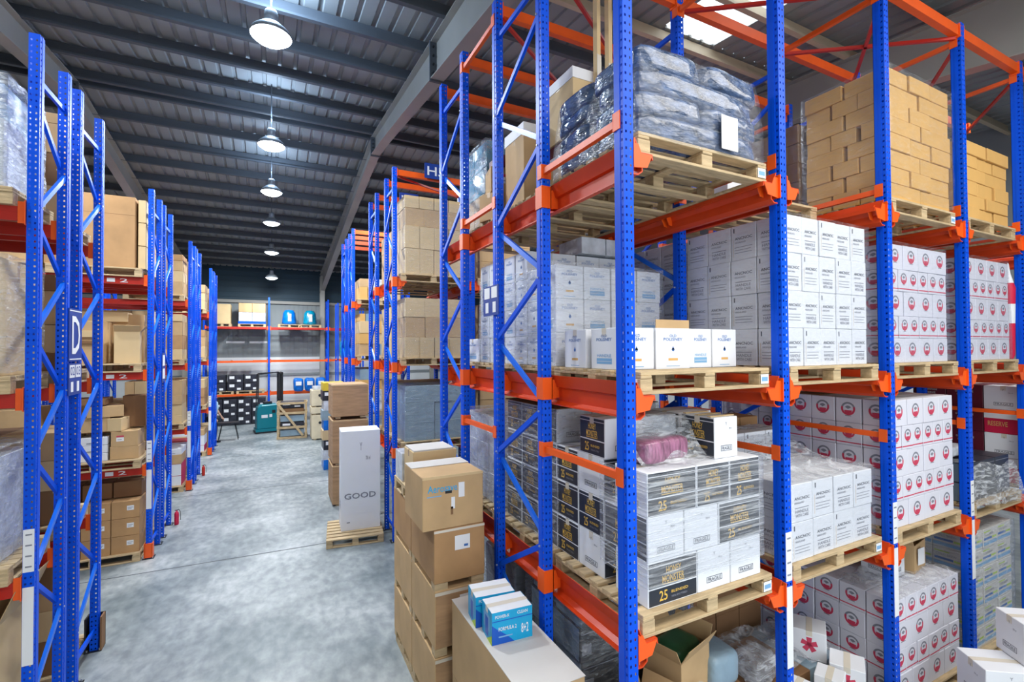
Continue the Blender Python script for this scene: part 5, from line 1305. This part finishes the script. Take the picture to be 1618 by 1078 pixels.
# timber lattice crate
r = empty('timber_frame_crate', (.70, 19.9, 0), radians(-4)); tag(r, 'open timber crate with diagonal brace standing on the floor near the truck', 'crate')
W_, D_, H_ = .47, .35, 1.35
for x in (-W_, W_):
    for y in (-D_, D_): MB().box(x-.035, x+.035, y-.03, y+.03, 0, H_, WOOD).obj('corner_post', r)
for z in (.04, .42, .95, H_-.04):
    for y in (-D_-.03, D_+.03): MB().box(-W_, W_, y-.012, y+.012, z-.04, z+.04, WOOD).obj('rail', r)
    for x in (-W_-.035, W_+.035): MB().box(x-.012, x+.012, -D_, D_, z-.04, z+.04, WOOD).obj('rail', r)
MB().bar((-W_, -D_-.055, H_-.06), (W_-.1, -D_-.055, .1), .024, .08, WOOD).obj('diagonal_brace', r)
for k, (z, m_) in enumerate(((.06, GREYPL), (.34, BLACKPL), (.60, PINKPL), (.86, GREYPL), (1.1, BLACKPL))):
    carton({0: 'grey', 1: 'blackg', 2: 'grey', 3: 'dark', 4: 'blackg'}[k], .70, 19.9, z+.03, .8, .6, .22, f"flat dark package inside the timber crate, {LN[k]} layer", 'packages inside the timber crate', parts=False, rz=radians(-4), name='package')
# cream wooden crates
z = 0
for k, (h_, xo) in enumerate(((.92, 1.66), (.28, 1.64), (.62, 1.65))):
    r = empty('cream_crate', (xo, 19.2, z)); tag(r, f"cream wooden crate, {LN[k]} of the stack beside the timber crate", 'crate', 'cream crates')
    b = MB(); b.cbox(-.36, .36, -.4, .4, .04, h_-.01, CREAMW, .008); b.box(-.30, -.2, -.38, .38, 0, .04, WOOD); b.box(.2, .3, -.38, .38, 0, .04, WOOD); b.obj('box', r)
    if h_ > .4:
        b = MB(); b.tube([(-.08, -.415, h_*.68), (-.08, -.398, h_*.68)], .05, BLKM, 14); b.obj('hand_hole', r)
    z += h_
carton('wrapw', 1.65, 19.2, z, .6, .5, .12, 'flat whitish package on top of the cream crates', parts=False, name='package')
# black trestle stool
r = empty('trestle_stool', (-1.42, 20.45, 0)); tag(r, 'thin black trestle with splayed legs standing in front of the black packs', 'trestle')
MB().box(-.34, .34, -.2, .2, .60, .64, BLKM).obj('top', r)
for sx, sy in ((-1, -1), (-1, 1), (1, -1), (1, 1)): MB().tube([(sx*.2, sy*.14, .6), (sx*.32, sy*.18, 0)], .012, BLKM, 8).obj('leg', r)

# person at the end of the fourth left rack
def person():
    r = empty('person', (-1.86, 19.95, 0), radians(70)); tag(r, 'person in a light blue shirt and black trousers standing behind the fourth left rack', 'person')
    def skin(verts, edges, rad, name, mat, root=0, lv=2):
        me = bpy.data.meshes.new(name); me.from_pydata(verts, edges, []); o = bpy.data.objects.new(name, me); C.objects.link(o); o.parent = r
        m = o.modifiers.new('skin', 'SKIN'); 
        if not me.skin_vertices: me.attributes
        for i, v in enumerate(me.skin_vertices[0].data):
            v.radius = rad[i] if isinstance(rad[i], tuple) else (rad[i], rad[i]); v.use_root = (i == root)
        o.modifiers.new('ss', 'SUBSURF').levels = lv; o.modifiers['ss'].render_levels = lv
        me.materials.append(mat); return o
    # one continuous body: pelvis, spine, neck, head, arms, legs  (facing -Y)
    V = [(0, 0, .94), (0, 0, 1.15), (0, -.01, 1.38), (0, -.01, 1.47), (0, -.02, 1.56), (0, -.03, 1.66),
         (.17, 0, 1.40), (.22, -.03, 1.13), (.21, -.16, .92), (.20, -.22, .86), (-.17, 0, 1.40), (-.22, -.02, 1.13), (-.22, -.14, .91), (-.21, -.20, .85),
         (.09, 0, .88), (.10, -.02, .49), (.10, .01, .09), (.10, -.13, .04), (-.09, 0, .88), (-.11, .03, .49), (-.11, .09, .09), (-.12, -.05, .04)]
    E_ = [(0, 1), (1, 2), (2, 3), (3, 4), (4, 5), (2, 6), (6, 7), (7, 8), (8, 9), (2, 10), (10, 11), (11, 12), (12, 13), (0, 14), (14, 15), (15, 16), (16, 17), (0, 18), (18, 19), (19, 20), (20, 21)]
    Rr = [(.15, .11), (.14, .10), (.13, .10), .055, (.075, .09), (.075, .09), .06, .045, .032, (.04, .018), .06, .045, .032, (.04, .018), .09, .06, .042, (.045, .03), .09, .06, .042, (.045, .03)]
    skin(V, E_, Rr, 'body', SKIN)
    skin([(0, 0, .92), (0, 0, 1.16), (0, -.005, 1.40), (.17, 0, 1.405), (.222, -.03, 1.14), (-.17, 0, 1.405), (-.222, -.02, 1.14)], [(0, 1), (1, 2), (2, 3), (3, 4), (2, 5), (5, 6)], [(.18, .14), (.165, .125), (.15, .12), .08, .068, .08, .068], 'shirt', SHIRT)
    skin([(0, 0, .93), (.09, 0, .87), (.10, -.02, .49), (.10, .01, .11), (-.09, 0, .87), (-.11, .03, .49), (-.11, .09, .11)], [(0, 1), (1, 2), (2, 3), (0, 4), (4, 5), (5, 6)], [(.165, .125), .11, .085, .075, .11, .085, .075], 'trousers', TROUS)
    b = bmesh.new(); bmesh.ops.create_uvsphere(b, u_segments=20, v_segments=14, radius=1)
    for v in b.verts:
        v.co = Vector((v.co.x*.088, v.co.y*.105+.004, v.co.z*.09+1.665)); 
        if v.co.y < -.03 and v.co.z < 1.70: v.co.y = -.03
        if v.co.z < 1.58: v.co.z = 1.58
    me = bpy.data.meshes.new('hair'); b.to_mesh(me); b.free(); me.materials.append(BLKM); me.shade_smooth(); o = bpy.data.objects.new('hair', me); o.location = (0, -.01, .015); C.objects.link(o); o.parent = r
    b = MB()
    b.add([(-.012, -.12, 1.60), (.012, -.12, 1.60), (0, -.105, 1.65), (0, -.148, 1.605)], [(0, 1, 3), (0, 3, 2), (1, 2, 3), (0, 2, 1)], SKIN); b.obj('nose', r)
    for s in (-1, 1):
        b = MB(); b.tube([(s*.032, -.118, 1.645), (s*.032, -.124, 1.645)], .009, BLKM, 8); b.obj('eye', r)
        b = MB(); b.tube([(s*.082, -.03, 1.60), (s*.088, -.03, 1.625), (s*.084, -.025, 1.65)], .012, SKIN, 8); b.obj('ear', r)
        hx = .20*s if s > 0 else -.21; hy, hz = (-.22, .86) if s > 0 else (-.20, .85)
        for q, (dx, ln) in enumerate(((-.03, .062), (-.01, .072), (.01, .068), (.03, .054))):
            b = MB(); b.tube([(hx+dx, hy-.01, hz), (hx+dx, hy-.035, hz-.03), (hx+dx, hy-.035, hz-.03-ln*.6), (hx+dx, hy-.02, hz-.03-ln)], [.011, .010, .009, .007], SKIN, 8); b.obj('finger', r, True)
        b = MB(); b.tube([(hx-s*.035, hy+.02, hz+.02), (hx-s*.055, hy-.0, hz-.01), (hx-s*.052, hy-.02, hz-.035)], [.013, .011, .008], SKIN, 8); b.obj('thumb', r, True)
    b = MB(); b.box(-.02, .02, -.122, -.118, 1.575, 1.58, MAG); b.obj('mouth', r)
    for x, y in ((.10, -.05), (-.115, .03)):
        b = MB(); b.cbox(x-.05, x+.05, y-.15, y+.12, 0, .08, BLKM, .02); b.obj('shoe', r)
try:
    person()
except Exception as ex:
    print('PERSON', ex)

# ------------------------------------------------------------------ leave out goods that nothing shows, buried inside the loads
def cull_buried():
    mw = camo.matrix_world; R3 = mw.to_3x3(); inv = R3.transposed()
    eyes = [mw.translation + R3 @ Vector(v) for v in ((0, 0, 0), (.7, 0, 0), (-.7, 0, 0), (0, .5, 0), (0, -.4, .1))]
    from mathutils.bvhtree import BVHTree
    vs = []; fs = []
    for o in C.objects:
        if 'ci' in o:
            n = len(vs); vs += [o.matrix_world @ Vector(c) for c in o.bound_box]
            fs += [tuple(n+i for i in f) for f in ((0, 1, 2, 3), (4, 7, 6, 5), (0, 4, 5, 1), (1, 5, 6, 2), (2, 6, 7, 3), (3, 7, 4, 0))]
    tree = BVHTree.FromPolygons(vs, fs)
    def shows(p, eye):
        q = inv @ (p - eye)
        if q.z > -.2 or abs(q.x/q.z)*753 > 850 or abs(q.y/q.z)*753 > 570: return False
        d = eye - p; L = d.length; d = d/L
        return tree.ray_cast(p + d*.004, d, L)[0] is None
    boxes = [o for o in C.objects if 'ci' in o]; info = {}; keep = set()
    for o in boxes:
        bb = [o.matrix_world @ Vector(c) for c in o.bound_box]
        lo = [min(b[k] for b in bb) for k in range(3)]; hi = [max(b[k] for b in bb) for k in range(3)]; info[o.name] = (lo, hi)
        found = False
        for ax in range(3):
            for val, nb in ((lo[ax]-.002, -1), (hi[ax]+.002, 1)):
                if found: break
                if nb > 0 and ax == 1: continue
                u, v = [k for k in range(3) if k != ax]
                for a_ in (.04, .27, .5, .73, .96):
                    for c_ in (.04, .27, .5, .73, .96):
                        p = Vector((0, 0, 0)); p[ax] = val; p[u] = lo[u]+(hi[u]-lo[u])*a_; p[v] = lo[v]+(hi[v]-lo[v])*c_
                        for e_ in eyes:
                            if (e_[ax]-val)*nb > 0 and shows(p, e_): found = True; break
                        if found: break
                    if found: break
        if found: keep.add(o.name)
    todo = list(keep)
    while todo:                                      # and keep what carries them
        lo, hi = info[todo.pop()]; best = None; held = False
        for nm, (l2, h2) in info.items():
            if abs(h2[2]-lo[2]) < .02:
                ox, oy = min(hi[0], h2[0])-max(lo[0], l2[0]), min(hi[1], h2[1])-max(lo[1], l2[1])
                if ox > .04 and oy > .04:
                    if nm in keep: held = True; break
                    if best is None or ox*oy > best[0]: best = (ox*oy, nm)
        if not held and best: keep.add(best[1]); todo.append(best[1])
    gone = [o for o in boxes if o.name not in keep]
    for o in gone:
        for ch in list(o.children): bpy.data.objects.remove(ch)
        bpy.data.objects.remove(o)
    for o in C.objects:
        if 'ci' in o: del o['ci']
    print('KEPT', len(keep), 'LEFT OUT', len(gone))
bpy.context.view_layer.update(); cull_buried()
print('CARTONS', NC[0], 'OBJS', len(C.objects))
